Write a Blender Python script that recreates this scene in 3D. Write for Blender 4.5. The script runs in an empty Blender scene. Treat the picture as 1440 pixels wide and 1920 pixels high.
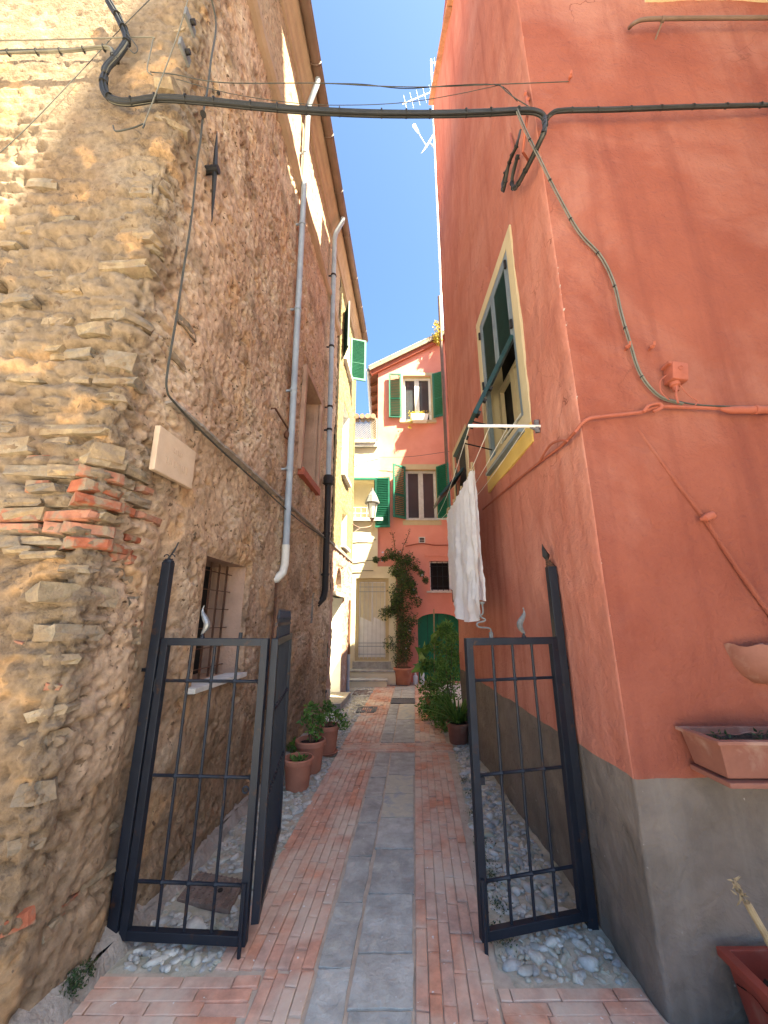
import bpy, bmesh, math, random
import numpy as np
from mathutils import Vector, Matrix

random.seed(7)
SC = bpy.context.scene
COL = SC.collection

# ------------------------------------------------------------------ camera
F_PX, PITCH, CAM_Z = 725.0, math.radians(15.3), 1.60      # f in pixels of the 1440 x 1920 frame
cam_d = bpy.data.cameras.new('camera')
cam = bpy.data.objects.new('camera', cam_d)
COL.objects.link(cam)
cam.location = (0, 0, CAM_Z)
cam.rotation_euler = (math.radians(90) + PITCH, 0, 0)
cam_d.sensor_fit = 'VERTICAL'
cam_d.sensor_height = 24.0
cam_d.lens = 24.0 * F_PX / 1920.0
cam_d.clip_start = 0.02
cam_d.clip_end = 500
SC.camera = cam
SC.render.resolution_x, SC.render.resolution_y = 768, 1024

# ------------------------------------------------------------------ sky and sun
SUN_D = Vector((-0.58, 0.38, -1.0)).normalized()          # direction the light travels
SUN_EL = math.asin(-SUN_D.z)
SUN_AZ = math.atan2(-SUN_D.x, -SUN_D.y)                   # from +Y towards +X
world = bpy.data.worlds.new('World')
SC.world = world
world.use_nodes = True
wn = world.node_tree
for n in list(wn.nodes):
    wn.nodes.remove(n)
sky = wn.nodes.new('ShaderNodeTexSky')
sky.sky_type = 'NISHITA'
sky.sun_disc = False
sky.sun_elevation = SUN_EL
sky.sun_rotation = SUN_AZ
sky.altitude = 0
sky.air_density = 0.74
sky.dust_density = 1.8
sky.ozone_density = 10.0
bg = wn.nodes.new('ShaderNodeBackground')
bg.inputs['Strength'].default_value = 0.05
wo = wn.nodes.new('ShaderNodeOutputWorld')
wn.links.new(sky.outputs[0], bg.inputs[0])
wn.links.new(bg.outputs[0], wo.inputs[0])

sun_d = bpy.data.lights.new('sun', 'SUN')
sun_d.energy = 4.2
sun_d.angle = math.radians(0.53)
sun_d.color = (1.0, 0.91, 0.76)
sun = bpy.data.objects.new('sun', sun_d)
COL.objects.link(sun)
sun.location = (6, -6, 14)
sun.rotation_euler = SUN_D.to_track_quat('-Z', 'Y').to_euler()

SC.view_settings.view_transform = 'Standard'
SC.view_settings.look = 'None'
SC.view_settings.gamma = 1.0
SC.view_settings.use_curve_mapping = False
SC.view_settings.exposure = 3.58
SC.view_settings.use_white_balance = True                 # the camera's own white balance, set for the shaded alley
SC.view_settings.white_balance_temperature = 7200
SC.view_settings.white_balance_tint = 0
SC.cycles.use_denoising = True
SC.cycles.max_bounces = 10
SC.cycles.diffuse_bounces = 6
SC.cycles.sample_clamp_indirect = 8.0

# ------------------------------------------------------------------ measuring helpers: pixel of the photo -> point on a real surface
CP, SP = math.cos(PITCH), math.sin(PITCH)
def ray(px, py):
    u = (px - 720.0) / F_PX
    v = (960.0 - py) / F_PX
    return u, CP - v * SP, SP + v * CP
def at_y(px, py, y):
    u, dy, dz = ray(px, py); t = y / dy
    return Vector((u * t, y, CAM_Z + dz * t))
def at_z(px, py, z=0.0):
    u, dy, dz = ray(px, py); t = (z - CAM_Z) / dz
    return Vector((u * t, dy * t, z))
KL, XL = 0.0768, -1.585                                    # left wall: x = XL + KL*y
KR, XR = -0.01, 1.19                                       # right wall
def at_l(px, py, off=0.0):
    u, dy, dz = ray(px, py); t = (XL + off) / (u - KL * dy)
    return Vector((u * t, dy * t, CAM_Z + dz * t))
def at_r(px, py, off=0.0):
    u, dy, dz = ray(px, py); t = (XR - off) / (u - KR * dy)
    return Vector((u * t, dy * t, CAM_Z + dz * t))
def wall_l(y, z, off=0.0): return Vector((XL + KL * y + off, y, z))
def wall_r(y, z, off=0.0): return Vector((XR + KR * y - off, y, z))
DL = Vector((KL, 1, 0)).normalized(); NL = Vector((DL.y, -DL.x, 0))
DR = Vector((KR, 1, 0)).normalized(); NR = Vector((-DR.y, DR.x, 0))
UP = Vector((0, 0, 1))
YF = 1.87                                                  # street front of the stone house
YRF = 2.08                                                 # street front of the red house
YE = 10.8                                                  # house fronts that close the alley

# ------------------------------------------------------------------ objects
ORG = {}
def thing(name, label, cat, loc=(0, 0, 0), group=None, kind=None):
    o = bpy.data.objects.new(name, None)
    o.empty_display_size = 0.1
    COL.objects.link(o)
    o.location = loc
    ORG[o.name] = Vector(loc)
    tag(o, label, cat, group, kind)
    return o
def tag(o, label=None, cat=None, group=None, kind=None):
    if label: o['label'] = label
    if cat: o['category'] = cat
    if group: o['group'] = group
    if kind: o['kind'] = kind
    return o
def link(name, me, parent=None, loc=None):
    o = bpy.data.objects.new(name, me)
    COL.objects.link(o)
    if parent is not None:
        o.parent = parent
        ORG[o.name] = ORG.get(parent.name, Vector((0, 0, 0)))
        if loc is not None: o.location = loc
    else:
        ORG[o.name] = Vector((0, 0, 0))
    return o

class MB:
    """collects boxes, bars, tubes, lathes in world coordinates; build() links ONE mesh object"""
    def __init__(s): s.v = []; s.f = []
    def add(s, vs, fs):
        b = len(s.v)
        s.v += [tuple(x) for x in vs]
        s.f += [tuple(i + b for i in q) for q in fs]
        return s
    def box(s, c, size, ax=None):
        """oriented box: centre, full sizes along the three axes ax"""
        ax = ax or (Vector((1, 0, 0)), Vector((0, 1, 0)), UP)
        c = Vector(c); vs = []
        for k in (-1, 1):
            for j in (-1, 1):
                for i in (-1, 1):
                    vs.append(c + ax[0] * (i * size[0] / 2) + ax[1] * (j * size[1] / 2) + ax[2] * (k * size[2] / 2))
        return s.add(vs, [(0, 2, 3, 1), (4, 5, 7, 6), (0, 1, 5, 4), (2, 6, 7, 3), (0, 4, 6, 2), (1, 3, 7, 5)])
    def bb(s, p0, p1):
        p0, p1 = Vector(p0), Vector(p1)
        return s.box((p0 + p1) / 2, [abs(a) for a in (p1 - p0)])
    def bar(s, a, b, w, h=None, up=UP):
        a, b = Vector(a), Vector(b); h = h or w
        d = (b - a); L = d.length; d.normalize()
        x = d.cross(up)
        if x.length < 1e-4: x = d.cross(Vector((1, 0, 0)))
        x.normalize(); z = x.cross(d)
        return s.box((a + b) / 2, (w, L, h), (x, d, z))
    def tube(s, pts, r, n=8, caps=True):
        pts = [Vector(p) for p in pts]; m = len(pts)
        rs = r if isinstance(r, (list, tuple)) else [r] * m
        prev = None; vs = []
        for i, p in enumerate(pts):
            d = (pts[min(i + 1, m - 1)] - pts[max(i - 1, 0)])
            if d.length < 1e-9: d = Vector((0, 0, 1))
            d.normalize()
            if prev is None:
                x = d.cross(UP)
                if x.length < 1e-3: x = d.cross(Vector((1, 0, 0)))
            else:
                x = prev - d * prev.dot(d)
                if x.length < 1e-4: x = d.cross(Vector((0.3, 0.8, 0.5)))
            x.normalize(); prev = x; y = d.cross(x)
            for k in range(n):
                a = 2 * math.pi * k / n
                vs.append(p + (x * math.cos(a) + y * math.sin(a)) * rs[i])
        fs = []
        for i in range(m - 1):
            for k in range(n):
                fs.append((i * n + k, i * n + (k + 1) % n, (i + 1) * n + (k + 1) % n, (i + 1) * n + k))
        if caps:
            fs.append(tuple(range(n - 1, -1, -1))); fs.append(tuple((m - 1) * n + k for k in range(n)))
        return s.add(vs, fs)
    def lathe(s, c, prof, n=24, sx=1.0, sy=1.0):
        """prof: list of (radius, height) above c"""
        c = Vector(c); vs = []; m = len(prof)
        for r, h in prof:
            for k in range(n):
                a = 2 * math.pi * k / n
                vs.append(c + Vector((math.cos(a) * r * sx, math.sin(a) * r * sy, h)))
        fs = [(i * n + k, i * n + (k + 1) % n, (i + 1) * n + (k + 1) % n, (i + 1) * n + k) for i in range(m - 1) for k in range(n)]
        if prof[0][0] > 1e-4: fs.append(tuple(range(n - 1, -1, -1)))
        if prof[-1][0] > 1e-4: fs.append(tuple((m - 1) * n + k for k in range(n)))
        return s.add(vs, fs)
    def prism(s, poly, off):
        """polygon (list of points) extruded by vector off"""
        n = len(poly); off = Vector(off)
        vs = [Vector(p) for p in poly] + [Vector(p) + off for p in poly]
        fs = [tuple(range(n - 1, -1, -1)), tuple(range(n, 2 * n))] + [(i, (i + 1) % n, n + (i + 1) % n, n + i) for i in range(n)]
        return s.add(vs, fs)
    def build(s, name, mat, parent=None, smooth=False, bevel=0.0, fix=True):
        me = bpy.data.meshes.new(name)
        o0 = ORG.get(parent.name, Vector((0, 0, 0))) if parent is not None else Vector((0, 0, 0))
        me.from_pydata([(v[0] - o0.x, v[1] - o0.y, v[2] - o0.z) for v in s.v], [], s.f)
        if fix:
            bm = bmesh.new(); bm.from_mesh(me)
            bmesh.ops.recalc_face_normals(bm, faces=bm.faces[:])
            if bevel > 0:
                bmesh.ops.bevel(bm, geom=[e for e in bm.edges if e.is_manifold and e.calc_face_angle(0) > 0.6], offset=bevel, segments=2, affect='EDGES', profile=0.6)
            bm.to_mesh(me); bm.free()
        me.update()
        if smooth:
            for p in me.polygons: p.use_smooth = True
            try: me.set_sharp_from_angle(angle=math.radians(38))
            except Exception: pass
        if mat is not None: me.materials.append(mat)
        return link(name, me, parent)

def spline(pts, n=6):
    """Catmull-Rom through points"""
    P = [Vector(p) for p in pts]; P = [P[0] * 2 - P[1]] + P + [P[-1] * 2 - P[-2]]
    out = []
    for i in range(1, len(P) - 2):
        for k in range(n):
            t = k / n; a, b, c, d = P[i - 1], P[i], P[i + 1], P[i + 2]
            out.append(0.5 * ((2 * b) + (c - a) * t + (2 * a - 5 * b + 4 * c - d) * t * t + (3 * b - a - 3 * c + d) * t ** 3))
    out.append(P[-2]); return out

# ------------------------------------------------------------------ numpy noise
def _h(ix, iy, iz, k=0):
    n = (ix.astype(np.int64) * 374761393 + iy.astype(np.int64) * 668265263 + iz.astype(np.int64) * 2147483647 + k * 974634777) & 0xffffffff
    n = ((n ^ (n >> 13)) * 1274126177) & 0xffffffff
    n = ((n ^ (n >> 16)) * 2246822519) & 0xffffffff
    return (n ^ (n >> 15)) & 0xffffffff
_G = np.array([[1, 1, 0], [-1, 1, 0], [1, -1, 0], [-1, -1, 0], [1, 0, 1], [-1, 0, 1], [1, 0, -1], [-1, 0, -1], [0, 1, 1], [0, -1, 1], [0, 1, -1], [0, -1, -1], [1, 1, 0], [-1, 1, 0], [0, -1, 1], [0, -1, -1]], float)
def pnoise(P, k=0):
    I = np.floor(P).astype(np.int64); f = P - I
    w = f * f * f * (f * (f * 6 - 15) + 10)
    r = np.zeros(len(P))
    for dx in (0, 1):
        for dy in (0, 1):
            for dz in (0, 1):
                g = _G[_h(I[:, 0] + dx, I[:, 1] + dy, I[:, 2] + dz, k) & 15]
                d = f - np.array([dx, dy, dz])
                ww = (w[:, 0] if dx else 1 - w[:, 0]) * (w[:, 1] if dy else 1 - w[:, 1]) * (w[:, 2] if dz else 1 - w[:, 2])
                r += ww * (g * d).sum(1)
    return r
def fbm(P, f, o=3, k=0, st=(1, 1, 1)):
    r = np.zeros(len(P)); a = 1.0; S = np.array(st, float)
    for i in range(o):
        r += a * pnoise(P * S * f + 17.3 * i + 3.1, k + i); a *= 0.5; f *= 2.03
    return r
def sstep(a, b, x):
    t = np.clip((x - a) / (b - a), 0, 1); return t * t * (3 - 2 * t)

# ------------------------------------------------------------------ materials
def _node(nt, t, **kw):
    n = nt.nodes.new(t)
    for k, v in kw.items():
        if k in n.inputs: n.inputs[k].default_value = v
        else: setattr(n, k, v)
    return n
def pmat(name, c0, c1=None, scale=6.0, rough=0.85, bump=0.25, bscale=60.0, bdist=0.004, metal=0.0, spec=0.3, dirt=None, dscale=1.5, dlo=0.5, dhi=0.7,
         rnd=None, vcol=None, stretch=None, spots=None, trans=0.0, coat=0.0, streak=None, crack=None, bump2=None, bmask=None):
    """procedural material: noise between two colours, optional dirt patches, per-object random tint, vertex albedo, fine relief"""
    m = bpy.data.materials.new(name); m.use_nodes = True
    nt = m.node_tree; L = nt.links
    bs = nt.nodes['Principled BSDF']
    bs.inputs['Roughness'].default_value = rough
    bs.inputs['Metallic'].default_value = metal
    bs.inputs['Specular IOR Level'].default_value = spec
    if coat: bs.inputs['Coat Weight'].default_value = coat
    c1 = c1 or tuple(x * 0.72 for x in c0)
    geo = _node(nt, 'ShaderNodeNewGeometry')
    pos = geo.outputs['Position']
    if stretch:
        mp = _node(nt, 'ShaderNodeVectorMath', operation='MULTIPLY'); mp.inputs[1].default_value = stretch
        L.new(pos, mp.inputs[0]); pos = mp.outputs[0]
    nz = _node(nt, 'ShaderNodeTexNoise', Scale=scale, Detail=6.0, Roughness=0.65)
    L.new(pos, nz.inputs['Vector'])
    rp = _node(nt, 'ShaderNodeValToRGB')
    rp.color_ramp.elements[0].position = 0.34; rp.color_ramp.elements[1].position = 0.66
    rp.color_ramp.elements[0].color = (*c1, 1); rp.color_ramp.elements[1].color = (*c0, 1)
    L.new(nz.outputs['Fac'], rp.inputs[0])
    col = rp.outputs[0]
    def mix(a, b, fac, mode='MIX'):
        x = _node(nt, 'ShaderNodeMix', data_type='RGBA', blend_type=mode)
        if isinstance(fac, float): x.inputs[0].default_value = fac
        else: L.new(fac, x.inputs[0])
        for k, q in ((6, a), (7, b)):
            if isinstance(q, tuple): x.inputs[k].default_value = (*q, 1)
            else: L.new(q, x.inputs[k])
        return x.outputs[2]
    if vcol:
        at = _node(nt, 'ShaderNodeVertexColor', layer_name=vcol)
        # noise modulates the stored albedo
        md = _node(nt, 'ShaderNodeMapRange'); md.inputs[1].default_value = 0.3; md.inputs[2].default_value = 0.7
        md.inputs[3].default_value = 0.66; md.inputs[4].default_value = 1.28
        L.new(nz.outputs['Fac'], md.inputs[0])
        vm = _node(nt, 'ShaderNodeVectorMath', operation='SCALE')
        L.new(at.outputs['Color'], vm.inputs[0]); L.new(md.outputs[0], vm.inputs['Scale'])
        col = vm.outputs[0]
    if rnd:
        oi = _node(nt, 'ShaderNodeObjectInfo')
        ad = _node(nt, 'ShaderNodeMath', operation='ADD'); fr = _node(nt, 'ShaderNodeMath', operation='FRACT')
        L.new(oi.outputs['Random'], ad.inputs[0]); L.new(geo.outputs['Random Per Island'], ad.inputs[1]); L.new(ad.outputs[0], fr.inputs[0])
        rr = _node(nt, 'ShaderNodeValToRGB'); rr.color_ramp.interpolation = 'CONSTANT' if len(rnd) > 3 else 'LINEAR'
        while len(rr.color_ramp.elements) < len(rnd): rr.color_ramp.elements.new(0.5)
        for i, c in enumerate(rnd):
            e = rr.color_ramp.elements[i]; e.position = i / len(rnd) if len(rnd) > 3 else i / (len(rnd) - 1); e.color = (*c, 1)
        L.new(fr.outputs[0], rr.inputs[0])
        col = mix(rr.outputs[0], col, 0.35)
        md = _node(nt, 'ShaderNodeMapRange'); md.inputs[1].default_value = 0.3; md.inputs[2].default_value = 0.7
        md.inputs[3].default_value = 0.75; md.inputs[4].default_value = 1.2
        L.new(nz.outputs['Fac'], md.inputs[0])
        vm = _node(nt, 'ShaderNodeVectorMath', operation='SCALE'); L.new(col, vm.inputs[0]); L.new(md.outputs[0], vm.inputs['Scale']); col = vm.outputs[0]
    if dirt:
        dn = _node(nt, 'ShaderNodeTexNoise', Scale=dscale, Detail=7.0, Roughness=0.62, Distortion=0.4)
        L.new(geo.outputs['Position'], dn.inputs['Vector'])
        dr = _node(nt, 'ShaderNodeMapRange'); dr.inputs[1].default_value = dlo; dr.inputs[2].default_value = dhi
        L.new(dn.outputs['Fac'], dr.inputs[0])
        col = mix(col, dirt, dr.outputs[0])
    if spots:
        sc_, lo, c = spots
        sn = _node(nt, 'ShaderNodeTexNoise', Scale=sc_, Detail=2.0)
        L.new(geo.outputs['Position'], sn.inputs['Vector'])
        sr = _node(nt, 'ShaderNodeMapRange'); sr.inputs[1].default_value = lo; sr.inputs[2].default_value = lo + 0.04
        L.new(sn.outputs['Fac'], sr.inputs[0])
        col = mix(col, c, sr.outputs[0])
    if streak:                                             # rain streaks: noise stretched down the wall
        sc_, lo, hi, c = streak
        mp = _node(nt, 'ShaderNodeVectorMath', operation='MULTIPLY'); mp.inputs[1].default_value = (sc_, sc_, sc_ * .06)
        L.new(geo.outputs['Position'], mp.inputs[0])
        sn = _node(nt, 'ShaderNodeTexNoise', Scale=1.0, Detail=6.0, Roughness=0.6); L.new(mp.outputs[0], sn.inputs['Vector'])
        sr = _node(nt, 'ShaderNodeMapRange'); sr.inputs[1].default_value = lo; sr.inputs[2].default_value = hi; sr.inputs[4].default_value = .7
        L.new(sn.outputs['Fac'], sr.inputs[0]); col = mix(col, c, sr.outputs[0])
    crk = None
    if crack:                                              # hairline cracks
        sc_, wd, c = crack
        wn_ = _node(nt, 'ShaderNodeTexNoise', Scale=sc_ * 2.5, Detail=5.0); L.new(geo.outputs['Position'], wn_.inputs['Vector'])
        ad = _node(nt, 'ShaderNodeVectorMath', operation='MULTIPLY_ADD'); ad.inputs[1].default_value = (.5, .5, .5)
        L.new(wn_.outputs['Color'], ad.inputs[0]); L.new(geo.outputs['Position'], ad.inputs[2])
        vo = _node(nt, 'ShaderNodeTexVoronoi', feature='DISTANCE_TO_EDGE', Scale=sc_); L.new(ad.outputs[0], vo.inputs['Vector'])
        cr = _node(nt, 'ShaderNodeMapRange'); cr.inputs[1].default_value = wd; cr.inputs[2].default_value = 0.0; L.new(vo.outputs['Distance'], cr.inputs[0])
        mk = _node(nt, 'ShaderNodeTexNoise', Scale=.9, Detail=2.0); L.new(geo.outputs['Position'], mk.inputs['Vector'])
        mr = _node(nt, 'ShaderNodeMapRange'); mr.inputs[1].default_value = .54; mr.inputs[2].default_value = .62; L.new(mk.outputs['Fac'], mr.inputs[0])
        mm = _node(nt, 'ShaderNodeMath', operation='MULTIPLY'); L.new(cr.outputs[0], mm.inputs[0]); L.new(mr.outputs[0], mm.inputs[1])
        crk = mm.outputs[0]; col = mix(col, c, crk)
    L.new(col, bs.inputs['Base Color'])
    if bump > 0:
        bn = _node(nt, 'ShaderNodeTexNoise', Scale=bscale, Detail=5.0, Roughness=0.6)
        L.new(geo.outputs['Position'] if not stretch else pos, bn.inputs['Vector'])
        bp = _node(nt, 'ShaderNodeBump', Strength=bump, Distance=bdist)
        L.new(bn.outputs['Fac'], bp.inputs['Height']); L.new(bp.outputs[0], bs.inputs['Normal'])
        if bmask:                                          # coarse and smoothed-over patches
            bm_ = _node(nt, 'ShaderNodeTexNoise', Scale=bmask, Detail=3.0); L.new(geo.outputs['Position'], bm_.inputs['Vector'])
            br_ = _node(nt, 'ShaderNodeMapRange'); br_.inputs[1].default_value = .40; br_.inputs[2].default_value = .60; br_.inputs[3].default_value = bump * .2; br_.inputs[4].default_value = bump
            L.new(bm_.outputs['Fac'], br_.inputs[0]); L.new(br_.outputs[0], bp.inputs['Strength'])
        if bump2:
            b2 = _node(nt, 'ShaderNodeTexNoise', Scale=bump2[0], Detail=4.0, Roughness=.55, Distortion=.6); L.new(geo.outputs['Position'], b2.inputs['Vector'])
            p2 = _node(nt, 'ShaderNodeBump', Strength=bump2[1], Distance=bump2[2]); L.new(b2.outputs['Fac'], p2.inputs['Height']); L.new(p2.outputs[0], bp.inputs['Normal'])
    if trans > 0:
        tr = _node(nt, 'ShaderNodeBsdfTranslucent'); L.new(col, tr.inputs['Color'])
        ms = _node(nt, 'ShaderNodeMixShader'); ms.inputs[0].default_value = trans
        L.new(bs.outputs[0], ms.inputs[1]); L.new(tr.outputs[0], ms.inputs[2])
        L.new(ms.outputs[0], nt.nodes['Material Output'].inputs[0])
    return m

M = {}
M['plaster_l'] = pmat('old_render', (.4, .3, .22), scale=22, rough=.95, bump=1.0, bscale=46, bdist=.018, vcol='albedo', spec=.1, spots=(24, .655, (.13, .086, .055)), bmask=1.4)
M['plaster_mid'] = pmat('smooth_brown_plaster', (.44, .28, .20), (.33, .21, .15), scale=4, bump=.8, bscale=55, bdist=.008, dirt=(.25, .16, .11), dlo=.55, dhi=.75, spec=.1)
M['pebble'] = pmat('cream_pebble_dash', (.25, .195, .10), (.20, .15, .075), scale=9, bump=1.0, bscale=26, bdist=.03, spots=(17, .60, (.20, .15, .09)), spec=.1)
M['pinkrough'] = pmat('pink_brown_render', (.42, .26, .2), (.27, .17, .12), scale=7, bump=1.0, bscale=24, bdist=.03, dirt=(.5, .42, .36), dscale=2.5, dlo=.55, dhi=.7, spec=.1)
M['stone'] = pmat('rubble_stone', (.37, .29, .21), (.2, .16, .12), scale=14, rough=.95, bump=1.0, bscale=38, bdist=.012, spec=.1,
                  rnd=[(.27, .195, .115), (.23, .17, .10), (.165, .135, .10), (.29, .19, .095), (.245, .185, .12), (.095, .08, .066), (.28, .21, .13)],
                  dirt=(.215, .155, .103), dscale=13, dlo=.42, dhi=.58)
M['brick_old'] = pmat('old_brick', (.46, .16, .09), (.3, .1, .06), scale=16, rough=.95, bump=.9, bscale=50, bdist=.008, spec=.1,
                      rnd=[(.27, .08, .042), (.21, .058, .032), (.27, .125, .08), (.30, .16, .11)], dirt=(.23, .17, .115), dscale=12, dlo=.46, dhi=.58)
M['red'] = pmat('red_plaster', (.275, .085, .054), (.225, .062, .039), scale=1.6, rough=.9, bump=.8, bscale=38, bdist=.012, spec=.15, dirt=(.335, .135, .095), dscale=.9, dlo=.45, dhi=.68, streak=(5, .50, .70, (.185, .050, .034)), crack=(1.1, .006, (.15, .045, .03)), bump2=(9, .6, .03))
M['red_side'] = pmat('skylit_red_plaster', (.46, .172, .12), (.39, .132, .09), scale=1.8, rough=.9, bump=.8, bscale=38, bdist=.012, spec=.15, dirt=(.50, .215, .155), dscale=1.1, dlo=.45, dhi=.7, streak=(7, .5, .7, (.33, .10, .066)), crack=(1.3, .006, (.18, .055, .035)), bump2=(8, .6, .03))  # paler red for the alley side, its extra skylight put into the colour
M['redpaint'] = pmat('red_painted_metal', (.36, .10, .06), (.28, .075, .045), scale=14, rough=.7, bump=.3, bscale=80)
M['grey'] = pmat('grey_dado_paint', (.20, .155, .124), (.14, .108, .086), scale=3.5, rough=.85, bump=.6, bscale=30, bdist=.01, spec=.2, dirt=(.11, .088, .071), dscale=2.2, dlo=.48, dhi=.70, streak=(6, .56, .80, (.215, .175, .142)), crack=(1.6, .006, (.06, .05, .04)), bump2=(8, .7, .03), spots=(21, .745, (.33, .29, .25)))
M['pink'] = pmat('salmon_plaster', (.70, .29, .225), (.64, .25, .19), scale=2, rough=.9, bump=.3, bscale=20, bdist=.01, spec=.15)
M['orange'] = M['pink']
M['cream'] = pmat('cream_plaster', (.70, .63, .45), (.63, .56, .40), scale=3, rough=.9, bump=.25, bscale=20, bdist=.01, dirt=(.5, .46, .38), dlo=.58, dhi=.8)
M['trim'] = pmat('cream_window_band', (.53, .43, .265), (.48, .385, .23), scale=5, rough=.85, bump=.2, bscale=30)
M['trim2'] = pmat('ochre_band', (.62, .42, .12), (.55, .36, .1), scale=5, rough=.85, bump=.2)
M['green'] = pmat('green_shutter_paint', (.014, .135, .085), (.010, .10, .066), scale=6, rough=.5, bump=.1)
M['green_lt'] = pmat('light_green_shutter_paint', (.03, .17, .108), (.022, .13, .082), scale=6, rough=.5, bump=.1)
M['dkgreen'] = pmat('dark_green_shutter_paint', (.012, .04, .04), (.01, .028, .028), scale=6, rough=.45, bump=.1)
M['bluegrey'] = pmat('blue_grey_frame_paint', (.17, .21, .23), (.12, .15, .17), scale=6, rough=.5, bump=.1)
M['doorgreen'] = pmat('green_door_paint', (.014, .19, .095), (.011, .15, .075), scale=3, rough=.6, bump=.15)
M['iron'] = pmat('dark_iron_paint', (.013, .016, .024), (.009, .011, .017), scale=10, rough=.48, bump=.15, bscale=90, bdist=.002, spec=.3, dirt=(.055, .024, .012), dscale=14, dlo=.60, dhi=.70)
M['ironrough'] = pmat('black_cast_iron', (.012, .012, .014), (.02, .015, .012), scale=20, rough=.6, bump=.4)
M['rust'] = pmat('rusty_iron', (.13, .055, .03), (.07, .035, .022), scale=20, rough=.85, bump=.6)
M['cover'] = pmat('worn_rusty_cover', (.24, .17, .135), (.15, .10, .075), scale=16, rough=.85, bump=.5)
M['silver'] = pmat('silver_painted_iron', (.28, .28, .28), (.16, .16, .165), scale=40, rough=.4, metal=.5, bump=.3)
M['zinc'] = pmat('grey_pipe', (.32, .36, .40), (.24, .27, .31), scale=5, rough=.45, bump=.1, dirt=(.2, .19, .18), dlo=.6, dhi=.8)
M['plate_grey'] = pmat('weathered_grey_iron', (.16, .16, .16), (.09, .085, .08), scale=20, rough=.7, bump=.5)
M['whitepipe'] = pmat('white_pipe', (.68, .66, .60), (.55, .52, .46), scale=6, rough=.5, bump=.1)
M['copper'] = pmat('brown_gutter', (.16, .10, .075), (.11, .07, .05), scale=5, rough=.6, bump=.2)
M['white'] = pmat('white_paint', (.78, .77, .73), (.68, .67, .62), scale=5, rough=.6, bump=.1)
M['marble'] = pmat('grey_white_marble', (.6, .58, .55), (.45, .43, .4), scale=9, rough=.6, bump=.2)
M['glass'] = pmat('window_glass', (.05, .06, .07), (.035, .04, .045), scale=1, rough=.05, bump=0, spec=.9)
M['dark'] = pmat('dark_interior', (.02, .016, .013), (.012, .01, .009), scale=3, rough=.9, bump=0)
M['wood'] = pmat('brown_wood', (.2, .1, .05), (.12, .06, .03), scale=4, rough=.7, bump=.5, stretch=(1, 1, 8))
M['plaque'] = pmat('sandstone_slab', (.55, .40, .28), (.47, .34, .235), scale=7, rough=.8, bump=.3, bscale=60)
M['plaque_cut'] = pmat('cut_sandstone', (.44, .31, .21), (.40, .28, .19), scale=7, rough=.85, bump=.2)
M['terra'] = pmat('terracotta', (.42, .165, .10), (.33, .125, .075), scale=7, rough=.8, bump=.25, bscale=50, dirt=(.45, .3, .22), dscale=5, dlo=.58, dhi=.78)
M['terraplastic'] = pmat('terracotta_plastic', (.255, .10, .067), (.21, .08, .054), scale=9, rough=.65, bump=.3, bscale=60, dirt=(.33, .20, .15), dscale=6, dlo=.52, dhi=.72)
M['redplastic'] = pmat('red_plastic', (.24, .043, .027), (.20, .036, .023), scale=8, rough=.5, bump=.2, dirt=(.24, .10, .07), dscale=7, dlo=.55, dhi=.75)
M['soil'] = pmat('dark_soil', (.05, .035, .025), (.02, .014, .01), scale=40, rough=.95, bump=1, bscale=70, bdist=.02)
M['cable'] = pmat('grey_cable', (.062, .06, .05), (.035, .034, .03), scale=12, rough=.6, bump=.1)
M['cable_dk'] = pmat('black_cable', (.022, .021, .02), (.014, .013, .012), scale=12, rough=.55, bump=.1)
M['cable_lt'] = pmat('pale_cable', (.17, .155, .12), (.12, .11, .085), scale=12, rough=.6, bump=.1)
M['slate'] = pmat('slate_slab', (.42, .42, .41), (.29, .29, .285), scale=6, rough=.8, bump=.9, bscale=24, bdist=.010, bump2=(7, .7, .02), spec=.3, stretch=None,
                  rnd=[(.375, .345, .29), (.315, .29, .24), (.415, .38, .315)], dirt=(.50, .46, .38), dscale=5, dlo=.56, dhi=.74, spots=(30, .72, (.5, .49, .46)))
M['slate_tan'] = pmat('tan_stone_slab', (.52, .47, .34), (.40, .37, .30), scale=6, rough=.8, bump=.5, bscale=30, bdist=.006, dirt=(.30, .31, .31), dscale=6, dlo=.5, dhi=.65)
M['pave'] = pmat('paving_brick', (.52, .24, .165), (.40, .19, .14), scale=12, rough=.85, bump=.5, bscale=45, bdist=.005, spec=.2,
                 rnd=[(.54, .275, .18), (.50, .275, .19), (.55, .32, .22), (.52, .345, .255), (.56, .25, .145), (.48, .32, .24)],
                 dirt=(.58, .46, .355), dscale=1.9, dlo=.42, dhi=.66, spots=(34, .70, (.62, .56, .50)))
M['mortar'] = pmat('grey_mortar', (.46, .405, .32), (.30, .265, .195), scale=9, rough=.95, bump=1, bscale=30, bdist=.012, dirt=(.20, .20, .13), dscale=2.6, dlo=.55, dhi=.75, spec=.1)
M['joint'] = pmat('paving_joint', (.50, .40, .31), (.37, .29, .22), scale=9, rough=.95, bump=.6, bscale=40)
M['street'] = pmat('pale_stone_street', (.52, .47, .41), (.44, .4, .35), scale=1.2, rough=.9, bump=.3)
M['cobble'] = pmat('river_cobble', (.5, .49, .46), (.33, .33, .32), scale=14, rough=.7, bump=.35, bscale=40, bdist=.006, spec=.3,
                   rnd=[(.41, .37, .31), (.31, .285, .25), (.48, .43, .355), (.37, .32, .25), (.25, .23, .20), (.54, .485, .40)], dirt=(.30, .28, .20), dscale=9, dlo=.50, dhi=.64)
M['conc'] = pmat('worn_concrete', (.36, .30, .25), (.24, .20, .165), scale=9, rough=.95, bump=1, bscale=26, bdist=.02, bump2=(8, .8, .04), dirt=(.2, .18, .15), dlo=.52, dhi=.7)
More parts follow.
